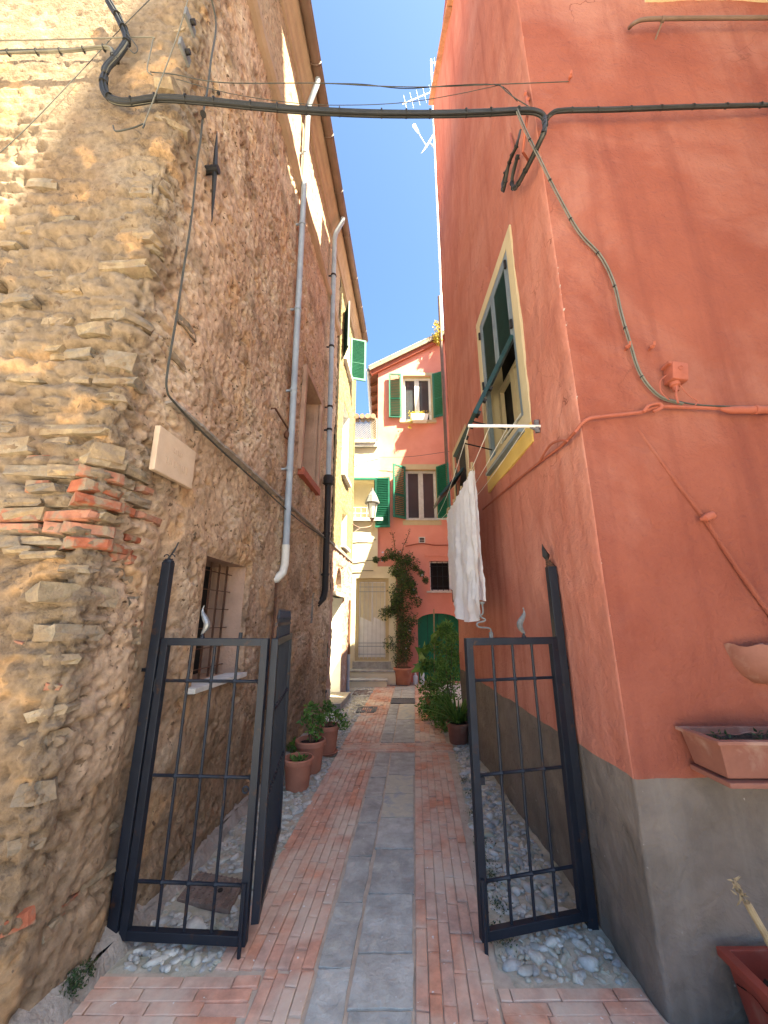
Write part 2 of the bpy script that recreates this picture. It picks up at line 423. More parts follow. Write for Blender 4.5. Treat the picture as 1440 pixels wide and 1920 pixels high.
M['leaf'] = pmat('leaf_green', (.075, .16, .03), (.035, .085, .018), scale=14, rough=.55, bump=0, rnd=[(.14, .28, .045), (.08, .16, .03), (.21, .34, .07), (.11, .21, .05)], trans=.3)
M['leaf_dk'] = pmat('vine_leaf', (.05, .095, .03), (.03, .055, .018), scale=14, rough=.55, bump=0, rnd=[(.05, .09, .03), (.028, .055, .018), (.085, .115, .045), (.09, .085, .05)], trans=.3)
M['leaf_yel'] = pmat('yellow_flower', (.55, .40, .04), (.35, .26, .04), scale=14, rough=.6, bump=0, rnd=[(.55, .42, .05), (.3, .3, .06), (.6, .5, .12), (.4, .28, .04)], trans=.3)
M['petal'] = pmat('pale_blue_petal', (.55, .58, .68), (.45, .48, .6), scale=5, rough=.6, bump=0, trans=.3)
M['stem'] = pmat('woody_stem', (.17, .11, .065), (.1, .065, .04), scale=10, rough=.85, bump=.3)
M['cane'] = pmat('dry_cane', (.42, .31, .17), (.3, .2, .1), scale=12, rough=.75, bump=.4, bscale=40)
M['cloth'] = pmat('white_cotton', (.88, .87, .88), (.82, .81, .83), scale=20, rough=.9, bump=.8, bscale=70, bdist=.006, spec=.1, trans=.25)
M['plasticw'] = pmat('white_plastic', (.62, .68, .72), (.5, .56, .62), scale=5, rough=.35, bump=0)
M['tile'] = pmat('roof_tile', (.40, .22, .14), (.28, .16, .1), scale=8, rough=.9, bump=.5, rnd=[(.42, .22, .13), (.35, .2, .14), (.5, .33, .22), (.44, .30, .22)])
M['rooflight'] = pmat('pale_verge_tile', (.30, .24, .18), (.22, .17, .125), scale=9, rough=.9, bump=.5)
M['soffit'] = pmat('brown_cornice_plaster', (.38, .265, .185), (.29, .20, .14), scale=3, rough=.9, bump=.5, bscale=20, bdist=.01, stretch=(1, 1, 1))
M['lattice'] = pmat('white_lattice_wood', (.38, .33, .25), (.30, .26, .19), scale=8, rough=.7, bump=.2)

# ================================================================== helpers for walls
def grid_wall(name, pos, ss, zs, holes, disp, mat, parent, col=None, fade_edges=True):
    """dense wall sheet with real relief. pos(s,z)->(points, normals); holes = [(s0,s1,z0,z1)]"""
    ss = np.array(sorted(set([round(float(x), 5) for x in ss] + [round(h, 5) for q in holes for h in q[:2]])))
    zs = np.array(sorted(set([round(float(x), 5) for x in zs] + [round(h, 5) for q in holes for h in q[2:]])))
    S, Z = np.meshgrid(ss, zs); S = S.ravel(); Z = Z.ravel()
    P, N = pos(S, Z)
    d = disp(P, S, Z)
    for (a, b, c, e) in holes:
        dx = np.maximum(np.maximum(a - S, S - b), 0); dz = np.maximum(np.maximum(c - Z, Z - e), 0)
        d = d * sstep(0.0, 0.07, np.hypot(dx, dz)) 
    P = P + N * d[:, None]
    ns, nz = len(ss), len(zs)
    i, j = np.meshgrid(np.arange(ns - 1), np.arange(nz - 1)); i = i.ravel(); j = j.ravel()
    cs = (ss[i] + ss[i + 1]) / 2; cz = (zs[j] + zs[j + 1]) / 2
    keep = np.ones(len(i), bool)
    for (a, b, c, e) in holes:
        keep &= ~((cs > a) & (cs < b) & (cz > c) & (cz < e))
    i = i[keep]; j = j[keep]
    Fq = np.stack([j * ns + i, j * ns + i + 1, (j + 1) * ns + i + 1, (j + 1) * ns + i], 1)
    me = bpy.data.meshes.new(name)
    o0 = np.array(ORG[parent.name])
    me.vertices.add(len(P)); me.vertices.foreach_set('co', (P - o0).ravel().astype(np.float32))
    me.loops.add(Fq.size); me.loops.foreach_set('vertex_index', Fq.ravel().astype(np.int32))
    me.polygons.add(len(Fq)); me.polygons.foreach_set('loop_start', np.arange(0, Fq.size, 4, dtype=np.int32))
    me.polygons.foreach_set('loop_total', np.full(len(Fq), 4, np.int32))
    me.update(calc_edges=True)
    me.polygons.foreach_set('use_smooth', np.ones(len(Fq), bool))
    if col is not None:
        ca = me.color_attributes.new('albedo', 'FLOAT_COLOR', 'POINT')
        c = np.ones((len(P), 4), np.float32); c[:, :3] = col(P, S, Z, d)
        ca.data.foreach_set('color', c.ravel())
    me.materials.append(mat)
    return link(name, me, parent)

def recess(W, a0, a1, z0, z1, dep, mat, parent, name='reveal', front=0.0, soff=True):
    """four sides of an opening; W(a,z,off) gives the wall point"""
    m = MB()
    c = [(a0, z0), (a1, z0), (a1, z1), (a0, z1)]
    vs = [W(a, z, front) for a, z in c] + [W(a, z, -dep) for a, z in c]
    m.add(vs, [(0, 1, 5, 4), (1, 2, 6, 5), (2, 3, 7, 6), (3, 0, 4, 7)])
    return m.build(name, mat, parent, fix=False)
def panel(W, a0, a1, z0, z1, off, th, mat, parent, name, bevel=0.0):
    m = MB(); c = [(a0, z0), (a1, z0), (a1, z1), (a0, z1)]
    vs = [W(a, z, off) for a, z in c] + [W(a, z, off - th) for a, z in c]
    m.add(vs, [(0, 1, 2, 3), (7, 6, 5, 4), (0, 4, 5, 1), (1, 5, 6, 2), (2, 6, 7, 3), (3, 7, 4, 0)])
    return m.build(name, mat, parent, bevel=bevel)
def frame(W, a0, a1, z0, z1, w, off, th, mat, parent, name='frame', bevel=0.0):
    m = MB()
    for (p, q, r, t) in ((a0, a1, z1 - w, z1), (a0, a1, z0, z0 + w), (a0, a0 + w, z0 + w, z1 - w), (a1 - w, a1, z0 + w, z1 - w)):
        c = [(p, r), (q, r), (q, t), (p, t)]
        vs = [W(a, z, off) for a, z in c] + [W(a, z, off - th) for a, z in c]
        m.add(vs, [(0, 1, 2, 3), (7, 6, 5, 4), (0, 4, 5, 1), (1, 5, 6, 2), (2, 6, 7, 3), (3, 7, 4, 0)])
    return m.build(name, mat, parent, bevel=bevel)
WL = lambda y, z, off=0.0: wall_l(y, z, off)
WR = lambda y, z, off=0.0: wall_r(y, z, off)
WRF = lambda x, z, off=0.0: Vector((x, YRF - off, z))
WE = lambda x, z, off=0.0: Vector((x, YE - off, z))

# ================================================================== GROUND
def G(a, y, z=0.0): return Vector((a + KL * y, y, z))
gm = MB(); gm.add([(-90, -90, -.022), (90, -90, -.022), (90, 120, -.022), (-90, 120, -.022)], [(0, 1, 2, 3)])
tag(gm.build('ground', M['street']), 'pale stone street, with an unseen square added to bounce light into the alley', None, kind='structure')  # pale open square behind the viewer, added to bounce sunlight

# mortar bed of the cobbled strips, uneven
def bed(name, label, a0, a1, y0, y1, xr=None, amp=.008, zb=.0):
    na, ny = 26, 260
    ys = np.linspace(0, 1, ny) ** 1.6 * (y1 - y0) + y0
    V = []; 
    for y in ys:
        xa = a0(y) if callable(a0) else a0 + KL * y; xb = a1(y) if callable(a1) else a1 + KL * y
        for k in range(na): V.append((xa + (xb - xa) * k / (na - 1), y, zb))
    V = np.array(V); V[:, 2] += fbm(V, 6, 4, 5) * amp - .016 * sstep(y0 + .16, y0 + .02, V[:, 1])
    f = [(j * na + i, j * na + i + 1, (j + 1) * na + i + 1, (j + 1) * na + i) for j in range(ny - 1) for i in range(na - 1)]
    m = MB(); m.add(V.tolist(), f)
    return tag(m.build(name, M['mortar'], smooth=True, fix=False), label, None, kind='structure')
bedL = bed('cobbled_strip', 'mortar strip with half buried pebbles below the stone wall', -1.60, -.975, 2.2, 11.2, amp=.010, zb=-.006)
bedR = bed('cobbled_strip', 'strip of rounded cobbles below the red house', lambda y: .37 + KL * y + (y - 2.6) * .03, lambda y: XR + KR * y + .03, 2.12, 11.2, amp=.012, zb=-.006)

# joint sheet below bricks and slabs
jm = MB(); jm.add([G(-1.62, 1.2, -.009), G(-.97, 1.2, -.009), G(-.97, 2.32, -.009), G(-1.62, 2.32, -.009)], [(0, 1, 2, 3)])
jm.add([G(-.985, 1.2, -.0085), G(.40, 1.2, -.0085), G(.60, 11.2, -.0085), G(-.985, 11.2, -.0085)], [(0, 1, 2, 3)])
jm.add([G(.36, 1.2, -.008), (3.2, 1.2, -.008), (3.2, 2.09, -.008), (1.17, 2.27, -.008), G(.36, 2.27, -.008)], [(0, 1, 2, 3, 4)])
PAVE = jm.build('brick_paving', M['joint'], fix=False)
tag(PAVE, 'worn red brick paving of the alley', None, kind='structure')

# unit bricks (bevelled, 4 variants)
def unit_block(seed, rag=.03, bev=.06, asp=(1, 1, 1)):
    rr = random.Random(seed); bm = bmesh.new()
    bmesh.ops.create_cube(bm, size=1.0)
    for v in bm.verts:
        v.co.x += rr.uniform(-rag, rag) * .4; v.co.y += rr.uniform(-rag, rag); v.co.z += rr.uniform(-rag, rag) * .6
    bmesh.ops.delete(bm, geom=[f for f in bm.faces if f.normal.z < -.9], context='FACES')
    top = [e for e in bm.edges if all(v.co.z > .3 for v in e.verts)]
    bmesh.ops.bevel(bm, geom=top, offset=bev, segments=1, affect='EDGES')
    me = bpy.data.meshes.new('brick'); bm.to_mesh(me); bm.free()
    me.materials.append(M['pave'])
    return me
BRK = [unit_block(i) for i in range(6)]
def block_geo(me):
    return [v.co.copy() for v in me.vertices], [tuple(p.vertices) for p in me.polygons]
bricks = []                                               # (centre, length axis angle, length, width, z, tilt)
def lay_cols(a0, n, w, y0, y1, widen=0.0, L=.225):
    for c in range(n):
        y = y0 - random.random() * L
        while y < y1:
            l = L * random.uniform(.9, 1.08)
            ya, yb = max(y, y0), min(y + l, y1)
            if yb - ya > .04:
                ym = (ya + yb) / 2
                ww = w * (1 + widen * (ym - 2.5)); p = G(a0 + (c + .5) * ww, ym)
                bricks.append((p, math.pi / 2 - math.atan(KL) + random.gauss(0, .006), yb - ya - .005, ww - .004, random.gauss(0, .0022), random.gauss(0, .012)))
            y += l
def lay_rows(x0, x1, y0, y1, w=.062, L=.235, ang=0.0):
    n = int((y1 - y0) / w)
    for r in range(n):
        yy = y0 + (r + .5) * w
        xa = x0(yy) if callable(x0) else x0; xb = x1(yy) if callable(x1) else x1
        x = xa - random.random() * L
        while x < xb:
            l = L * random.uniform(.9, 1.1); p0, p1 = max(x, xa), min(x + l, xb)
            if p1 - p0 > .04:
                bricks.append((Vector(((p0 + p1) / 2, yy + ang * ((p0 + p1) / 2), 0)), ang + random.gauss(0, .008), p1 - p0 - .005, w - .004, random.gauss(0, .0022), random.gauss(0, .012)))
            x += l
lay_cols(-.98, 8, .0585, 2.33, 5.40); lay_cols(-.98, 8, .0585, 5.76, 11.0)
lay_cols(-.735, 4, .0577, 1.55, 2.33)
lay_cols(-.030, 6, .0600, 1.55, 5.40, .045); lay_cols(-.030, 6, .060, 5.76, 11.0, .045)
lay_rows(lambda y: XL + KL * y + .05, lambda y: -.742 + KL * y, 1.55, 2.32)
lay_rows(lambda y: .335 + KL * y, lambda y: 1.15 if y > 2.07 else 2.6, 1.55, 2.25)
lay_rows(lambda y: -.985 + KL * y, lambda y: .46 + KL * y, 5.405, 5.755, w=.058)
bricks.sort(key=lambda b: b[0].y if b[0].y > 2.02 else 50 + b[0].y)
far = MB()
for i, (p, ang, l, w, z, tl) in enumerate(bricks):
    me = BRK[i % 6]
    mtx = Matrix.Translation((p.x, p.y, z - .02)) @ Matrix.Rotation(ang, 4, 'Z') @ Matrix.Rotation(tl, 4, 'X') @ Matrix.Diagonal((l, w, .044, 1))
    if i < 300:
        o = link('brick', me, PAVE); o.matrix_local = mtx
    else:
        vs, fs = block_geo(me); far.add([mtx @ v for v in vs], fs)
tag(far.build('far_bricks', M['pave'], PAVE, fix=False), kind='stuff')

# slate slabs
SLATE = thing('slate_path', 'double row of grey slate slabs down the middle of the alley', None, (0.1, 2.5, 0), kind='structure')
del_lab = SLATE
def slab(a0, a1, y0, y1, dz=0.0, tilt=0.0, mat='slate', name='slab'):
    m = MB(); g = .006
    rr = [random.uniform(-.006, .006) for _ in range(8)]
    poly = [G(a0 + g + rr[0], y0 + g + rr[1]), G(a1 - g + rr[2], y0 + g + rr[3]), G(a1 - g + rr[4], y1 - g + rr[5]), G(a0 + g + rr[6], y1 - g + rr[7])]
    # worn outline: subdivide edges with small raggedness
    out = []
    for k in range(4):
        p, q = poly[k], poly[(k + 1) % 4]
        for t in range(5):
            w = p.lerp(q, t / 5)
            if t: w = w + Vector((random.gauss(0, .0022), random.gauss(0, .0022), 0))
            out.append(Vector((w.x, w.y, -.02)))
    m.prism(out, (0, 0, .022 + dz + random.uniform(-.002, .002)))
    o = m.build(name, M[mat], SLATE, bevel=.0018)
    return o
yz = lambda py: at_z(760, py).y
rj = [1.40, 1.78, yz(1893), yz(1788), yz(1676), yz(1592), yz(1533), yz(1488), yz(1453), yz(1412)]
lj = [1.35, 1.70, yz(1925), yz(1817), yz(1693), yz(1606), yz(1543), yz(1495), yz(1458), yz(1436), yz(1412)]
for j in range(len(rj) - 1): slab(-.322, -.036, rj[j], rj[j + 1], mat='slate_tan' if j in (6, 7) else 'slate')
for j in range(len(lj) - 1): slab(-.498, -.330, lj[j], lj[j + 1], random.uniform(-.003, .004))
r2 = [yz(1392), yz(1349), yz(1320)]; l2 = [yz(1392), yz(1376), yz(1340), yz(1320)]
for j in range(2): slab(-.322, -.036, r2[j], r2[j + 1], mat='slate_tan' if j == 1 else 'slate')
for j in range(3): slab(-.498, -.330, l2[j], l2[j + 1])
for (p, q) in ((1309, 1300), (1300, 1293), (1293, 1288)):
    slab(-.322, -.036, yz(p), yz(q)); slab(-.498, -.330, yz(p), yz(q))
def floor_grate(a0, a1, y0, y1, label, mat='plate_grey', z=.006, n=9, thick=.012):
    t = thing('floor_grate', label, 'grate', G((a0 + a1) / 2, (y0 + y1) / 2, 0), group='iron covers set in the alley paving')
    fr = MB(); fr.bar(G(a0, y0, z), G(a1, y0, z), .03, thick); fr.bar(G(a0, y1, z), G(a1, y1, z), .03, thick)
    fr.bar(G(a0, y0, z), G(a0, y1, z), .03, thick); fr.bar(G(a1, y0, z), G(a1, y1, z), .03, thick)
    fr.build('rim', M[mat], t)
    pl = MB(); c = [G(a0, y0, z - .004), G(a1, y0, z - .004), G(a1, y1, z - .004), G(a0, y1, z - .004)]
    pl.prism(c, (0, 0, -.012)); pl.build('plate', M[mat], t)
    rb = MB()
    for k in range(1, n):
        rb.bar(G(a0 + (a1 - a0) * k / n, y0 + .02, z - .001), G(a0 + (a1 - a0) * k / n, y1 - .02, z - .001), .012, .008)
    rb.build('ribs', M[mat], t)
    return t
floor_grate(-.49, -.04, yz(1319), yz(1310), 'dark iron drain cover across the slate slabs at mid alley')
floor_grate(-.62, -.22, at_z(740, 1286).y, at_z(740, 1279).y, 'dark iron drain cover in front of the pot at the alley end')
p = at_z(688, 1331); floor_grate(p.x - KL * p.y - .16, p.x - KL * p.y + .16, p.y - .2, p.y + .2, 'greyish cover in the pebble strip beside the doorway', 'plate_grey')
p = at_z(679, 1299); floor_grate(p.x - KL * p.y - .17, p.x - KL * p.y + .17, p.y - .22, p.y + .22, 'rusty cover in the pebble strip near the cream house steps', 'cover')

# rusty manhole plate with a raised lozenge pattern behind the left gate leaf
MC = thing('manhole_cover', 'rusty square cover with raised tread behind the left gate leaf', 'manhole cover', (-1.05, 2.87, 0))
cs = [at_z(331, 1690), at_z(372, 1638), at_z(460, 1655), at_z(430, 1712)]
m = MB(); m.prism([c + Vector((0, 0, -.01)) for c in cs], (0, 0, .024)); m.build('plate', M['cover'], MC, bevel=.003)
m = MB()
for i in range(11):
    for j in range(9):
        u, v = (i + .5) / 11, (j + .5) / 9
        p = (cs[0] * (1 - u) + cs[1] * u) * (1 - v) + (cs[3] * (1 - u) + cs[2] * u) * v
        m.box(p + Vector((0, 0, .017)), (.017, .011, .007), (Vector((math.cos(.6 + (i + j) % 2 * 1.4), math.sin(.6 + (i + j) % 2 * 1.4), 0)), Vector((-math.sin(.6 + (i + j) % 2 * 1.4), math.cos(.6 + (i + j) % 2 * 1.4), 0)), UP))
tag(m.build('tread', M['cover'], MC), kind='stuff')
m = MB(); m.lathe(at_z(412, 1676) + Vector((0, 0, .015)), [(.016, 0), (.016, .006), (.01, .006)], 10); m.build('key_hole', M['ironrough'], MC)

# cobbles
def rock(seed, sub=2, rag=.24, flat=.75):
    rr = random.Random(seed); bm = bmesh.new(); bmesh.ops.create_icosphere(bm, subdivisions=sub, radius=1.0)
    ph = [rr.uniform(0, 6) for _ in range(6)]
    for v in bm.verts:
        c = v.co
        k = 1 + rag * (math.sin(2.1 * c.x + ph[0]) * math.cos(1.7 * c.y + ph[1]) + .6 * math.sin(3.1 * c.z + 2.3 * c.x + ph[2]) + .4 * math.sin(4.4 * c.y + ph[3]))
        v.co = Vector((c.x * k, c.y * k, c.z * k * flat))
    for f in bm.faces: f.smooth = True
    me = bpy.data.meshes.new('cobble'); bm.to_mesh(me); bm.free(); me.materials.append(M['cobble']); return me
ROCK = [rock(i) for i in range(8)]
def scatter(parent, fa, fb, y0, y1, n, r0, r1, keep, depth, near):
    pts = []; tries = 0
    while len(pts) < n and tries < n * 40:
        tries += 1
        y = y0 + (y1 - y0) * random.random() ** 1.25
        a, b = fa(y), fb(y); x = random.uniform(a, b); r = random.uniform(r0, r1) * (1 if random.random() > .12 else 1.5)
        if keep and not keep(x, y): continue
        if any((x - q[0]) ** 2 + (y - q[1]) ** 2 < ((r + q[2]) * .78) ** 2 for q in pts[-900:]): continue
        pts.append((x, y, r))
    pts.sort(key=lambda q: q[1]); fm = MB()
    for i, (x, y, r) in enumerate(pts):
        me = ROCK[i % 8]
        mtx = Matrix.Translation((x, y, r * random.uniform(*depth))) @ Matrix.Rotation(random.uniform(0, 6.3), 4, 'Z') @ Matrix.Rotation(random.gauss(0, .2), 4, 'X') @ Matrix.Diagonal((r * random.uniform(.8, 1.55), r * random.uniform(.5, .95), r * random.uniform(.55, .8), 1))
        if i < near:
            o = link('cobble', me, parent); o.matrix_local = mtx
        else:
            vs, fs = block_geo(me); fm.add([mtx @ v for v in vs], fs)
    if fm.v: tag(fm.build('far_cobbles', M['cobble'], parent, smooth=True, fix=False), kind='stuff')
def pebbles(parent, fa, fb, y0, y1, n):
    fm = MB()
    for i in range(n):
        y = y0 + (y1 - y0) * random.random() ** 1.3; x = random.uniform(fa(y), fb(y)); r = random.uniform(.008, .021)
        if parent is bedL and cmin[0] < x < cmin[1] and cmin[2] < y < cmin[3]: continue
        mtx = Matrix.Translation((x, y, r * random.uniform(-.5, .0))) @ Matrix.Rotation(random.uniform(0, 6.3), 4, 'Z') @ Matrix.Diagonal((r * random.uniform(.8, 1.5), r, r * .75, 1))
        vs, fs = block_geo(ROCK[i % 8]); fm.add([mtx @ v for v in vs], fs)
    tag(fm.build('pebbles', M['cobble'], parent, smooth=True, fix=False), kind='stuff')
cmin = min(c.x for c in cs), max(c.x for c in cs), min(c.y for c in cs), max(c.y for c in cs)
scatter(bedL, lambda y: XL + KL * y + .14, lambda y: -.99 + KL * y, 2.36, 10.6, 760, .022, .046, lambda x, y: not (cmin[0] - .03 < x < cmin[1] + .03 and cmin[2] - .03 < y < cmin[3] + .03), (-.52, -.08), 290)
scatter(bedR, lambda y: .41 + KL * y + (y - 2.6) * .03, lambda y: XR + KR * y - .05 - (.1 if y < 3.0 else .06), 2.31, 8.5, 620, .026, .052, None, (-.46, .04), 295)
pebbles(bedL, lambda y: XL + KL * y + .12, lambda y: -.98 + KL * y, 2.33, 6.5, 900)
pebbles(bedR, lambda y: .40 + KL * y + (y - 2.6) * .03, lambda y: XR + KR * y - .04, 2.27, 6.0, 900)
# worn concrete skirting along the left wall foot
m = MB()
ys = np.linspace(1.87, 7.2, 60)
for i in range(59):
    for (k, (o0, z0, o1, z1)) in enumerate(((-.10, .15, .07, .06), (.07, .06, .13, -.02))):
        w0 = .012 * math.sin(i * .9) + .012 * math.sin(i * 2.3); w1 = .012 * math.sin((i + 1) * .9) + .012 * math.sin((i + 1) * 2.3)
        m.add([wall_l(ys[i], z0, o0), wall_l(ys[i + 1], z0, o0), wall_l(ys[i + 1], z1, o1 + w1), wall_l(ys[i], z1, o1 + w0)], [(0, 1, 2, 3)])
SKIRT_MB = m

# ================================================================== STONE HOUSE (left)
SH = thing('stone_house', 'old rubble stone house with flaking brown render on the left of the alley', 'building', (XL + KL * YF, YF, 0))
SKIRT_MB.build('skirting', M['conc'], SH, smooth=True, fix=False)
CX = XL + KL * YF
YS_END = 7.30
RC = 0.10
def pos_left(S, Z):
    """S<0 along the street front, S>0 along the alley; rounded corner"""
    P = np.zeros((len(S), 3)); N = np.zeros((len(S), 3))
    f = S <= -RC; a = S >= RC; c = ~(f | a)
    P[f, 0] = CX + S[f]; P[f, 1] = YF; N[f, 1] = -1
    P[a, 0] = CX + S[a] * DL.x; P[a, 1] = YF + S[a] * DL.y; N[a, 0] = NL.x; N[a, 1] = NL.y
    t = (S[c] + RC) / (2 * RC)
    A = np.array([CX - RC, YF]); B = np.array([CX, YF]); C = np.array([CX + RC * DL.x, YF + RC * DL.y])
    q = ((1 - t) ** 2)[:, None] * A + (2 * t * (1 - t))[:, None] * B + (t ** 2)[:, None] * C
    dq = (2 * (1 - t))[:, None] * (B - A) + (2 * t)[:, None] * (C - B)
    dq /= np.linalg.norm(dq, axis=1)[:, None]
    P[c, :2] = q; N[c, 0] = dq[:, 1]; N[c, 1] = -dq[:, 0]
    P[:, 2] = Z
    return P, N
def expo(S, Z):
    """how far the rubble shows: strong round the corner and in the mid height of the front, none along the alley"""
    e = sstep(.55, .05, S) * sstep(.9, 1.7, Z)
    return e
def disp_left(P, S, Z):
    e = expo(S, Z)
    d = fbm(P, .9, 2, 1) * .02 + fbm(P, 4.5, 3, 4) * .010 + fbm(P, 17, 3, 9) * .006
    rough = sstep(-.25, .25, fbm(P, .7, 2, 21))               # patches of coarse and of smoother render
    d += (fbm(P, 33, 2, 13) * .009 + fbm(P, 11, 3, 41) * .009) * (.15 + rough)
    pits = sstep(.30, .5, fbm(P, 8, 2, 30, (1, 1, 1.5)))
    d -= pits * .034 + sstep(.26, .44, fbm(P, 19, 2, 33, (1, 1, 1.4))) * .018
    # horizontal joints and lost render where the stones show
    crs = fbm(P, 3.2, 3, 52, (1, 1, 4.2))
    d += e * np.clip(crs, -.6, .6) * .026 * sstep(5.6, 3.6, Z)
    d -= e * sstep(.16, .34, fbm(P, 5, 2, 61, (1, 1, 3))) * .034 * sstep(6.2, 4.2, Z)
    alley = sstep(.15, .5, S)
    low = sstep(2.99, 2.92, Z + fbm(P, 3, 2, 71) * .03)
    d += alley * low * .028
    d += sstep(7.72, 7.76, Z) * alley * .01
    d += sstep(.55, .1, Z) * .03                              # spread foot
    # smoother patch round the plaque and below the small window
    sm = sstep(.0, .3, fbm(P, 1.1, 2, 91)) * alley * low
    d *= (1 - .5 * sm)
    d *= 1 - .62 * sstep(3.3, 4.3, Z + S * .9) * sstep(-.15, -.45, S)      # the upper front keeps its flat render
    d = d * (1 - .6 * sstep(7.6, 7.8, Z) * alley)
    d -= .075 * np.exp(-((P[:, 1] - 2.47) / .12) ** 2) * alley * sstep(2.3, 1.9, Z)      # chased out behind the gate post
    return np.where(alley > .99, np.clip(d, -.07, .07), d)
def col_left(P, S, Z, d):
    n = len(P)
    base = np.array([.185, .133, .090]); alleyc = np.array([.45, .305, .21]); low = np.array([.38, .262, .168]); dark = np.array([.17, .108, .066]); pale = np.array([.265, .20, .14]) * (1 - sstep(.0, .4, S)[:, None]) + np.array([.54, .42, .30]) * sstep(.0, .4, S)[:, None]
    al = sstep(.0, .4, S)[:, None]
    c = base * (1 - al) + alleyc * al  # front colour held darker than the alley's to offset its brighter fill light
    lw = (sstep(3.0, 2.9, Z) * sstep(.1, .4, S))[:, None]; c = c * (1 - .7 * lw) + low * .7 * lw
    w = sstep(0, .45, fbm(P, 1.6, 4, 101))[:, None]; c = c * (1 - .55 * w) + pale * .55 * w
    w = sstep(.05, .5, fbm(P, 2.3, 4, 111))[:, None]; c = c * (1 - .55 * w) + dark * .55 * w
    # earth-brown render with shade painted in below about waist height, ragged edge
    w = sstep(1.35, .55, Z + fbm(P, 1.7, 3, 121) * .6)[:, None]; c = c * (1 - .68 * w) + np.array([.175, .112, .066]) * .68 * w
    # ochre and brick-dust patches
    w = sstep(.36, .55, fbm(P, 2.9, 3, 131))[:, None]; c = c * (1 - .5 * w) + np.array([.46, .27, .13]) * .5 * w
    top = (sstep(7.7, 7.8, Z) * sstep(.1, .3, S))[:, None]; c = c * (1 - .8 * top) + np.array([.34, .25, .165]) * .8 * top
    return c
def zlist():
    return np.concatenate([np.arange(-.03, 3.4, .016), np.arange(3.4, 6.6, .023), np.arange(6.6, 9.65, .045)])
def s_of(y): return (y - YF) / DL.y
WINL = (2.95, 3.66, 1.13, 2.06)
WINM = (5.10, 6.00, 3.66, 5.18)
ssf = np.concatenate([np.arange(-2.6, -1.2, .03), np.arange(-1.2, 0.001, .015)]); ssf[-1] = 0.0
ssa = np.concatenate([np.arange(0, 2.3, .015), np.arange(2.3, s_of(YS_END), .026), [s_of(YS_END)]])
hl = [(s_of(w[0]), s_of(w[1]), w[2], w[3]) for w in (WINL, WINM)]
hl.append((s_of(6.02), s_of(6.22), 1.52, 1.98))                 # niche
FW, AW = 'F', 'A'
# core that closes the house
m = MB(); cp = [wall_l(YF + .45, 0, -.45), wall_l(YS_END, 0, -.45), wall_l(YS_END, 0, -5), (CX - 5, YF + .45, 0)]
m.prism(cp, (0, 0, 9.6)); m.build('inner_wall', M['dark'], SH)

# rubble stones and bricks that stand out of the mortar, one object each
def unit_stone(seed, mat):
    rr = random.Random(seed); bm = bmesh.new(); bmesh.ops.create_cube(bm, size=1.0)
    bmesh.ops.subdivide_edges(bm, edges=bm.edges[:], cuts=1, use_grid_fill=True)
    for v in bm.verts:
        c = v.co; l = max(abs(c.x), abs(c.y), abs(c.z)) * 2
        sph = c.normalized() * .62
        v.co = c.lerp(sph, .30) + Vector((rr.uniform(-.08, .08), rr.uniform(-.11, .11), rr.uniform(-.09, .09)))
    for f in bm.faces: f.smooth = False
    me = bpy.data.meshes.new('stone'); bm.to_mesh(me); bm.free(); me.materials.append(mat); return me
USTONE = [unit_stone(i, M['stone']) for i in range(10)]
UBRICK = [unit_block(40 + i, .13, .14) for i in range(5)]
for me in UBRICK: me.materials.clear(); me.materials.append(M['brick_old'])
PUTS = []
def put(*a):
    if a[4] + .9 * a[3] > 3.75 and a[3] < -.3: return                # the upper front is still rendered over
    PUTS.append(a)
def put_now(me, name, parent, s, z, w, h, proud, rot=0.0, depth=.14):
    parent = FW if parent == 'F' else AW
    P, N = pos_left(np.array([s]), np.array([z])); dd = disp_left(P, np.array([s]), np.array([z]))[0]
    n = Vector(N[0]); p = Vector(P[0]) + n * (dd + proud - depth / 2); t = Vector((-n.y, n.x, 0))
    R = Matrix(((t.x, 0, n.x), (t.y, 0, n.y), (0, 1, 0))).to_4x4()
    mt = Matrix.Translation(p - ORG[parent.name]) @ R @ Matrix.Rotation(rot, 4, 'Z') @ Matrix.Diagonal((w, h, depth, 1))
    o = link(name, me, parent); o.matrix_local = mt
    return o
rs = random.Random(11)
def s_front(px, py):
    p = at_y(px, py, YF - .02)
    return p.x - CX, p.z
# stones read off the photograph on the street front (centre px, width, height px), then filled in courses
seen = [(268, 307, 55, 26), (185, 380, 60, 34), (262, 345, 40, 30), (250, 432, 70, 22), (230, 492, 90, 16), (250, 515, 42, 16), (195, 577, 62, 22), (100, 590, 60, 22), (170, 612, 60, 20), (222, 665, 52, 34),
        (205, 700, 80, 16), (80, 748, 70, 28), (195, 735, 60, 16), (120, 800, 150, 18), (20, 832, 60, 30), (60, 880, 150, 20), (200, 840, 55, 30), (30, 905, 70, 16), (75, 912, 60, 14), (40, 960, 80, 24), (140, 962, 90, 14),
        (30, 940, 70, 14), (60, 1012, 100, 16), (25, 1030, 60, 14), (75, 1040, 70, 14), (130, 1065, 60, 14), (70, 330, 60, 16), (110, 395, 46, 14), (40, 420, 40, 12), (130, 440, 70, 18), (60, 500, 80, 16), (30, 560, 60, 14), (110, 530, 60, 14),
        (60, 640, 90, 20), (140, 655, 50, 18), (30, 700, 70, 16), (130, 700, 50, 14), (110, 160, 60, 14), (150, 230, 60, 16), (60, 250, 70, 14), (200, 290, 60, 20), (130, 330, 40, 14), (320, 330, 30, 20)]
taken = []
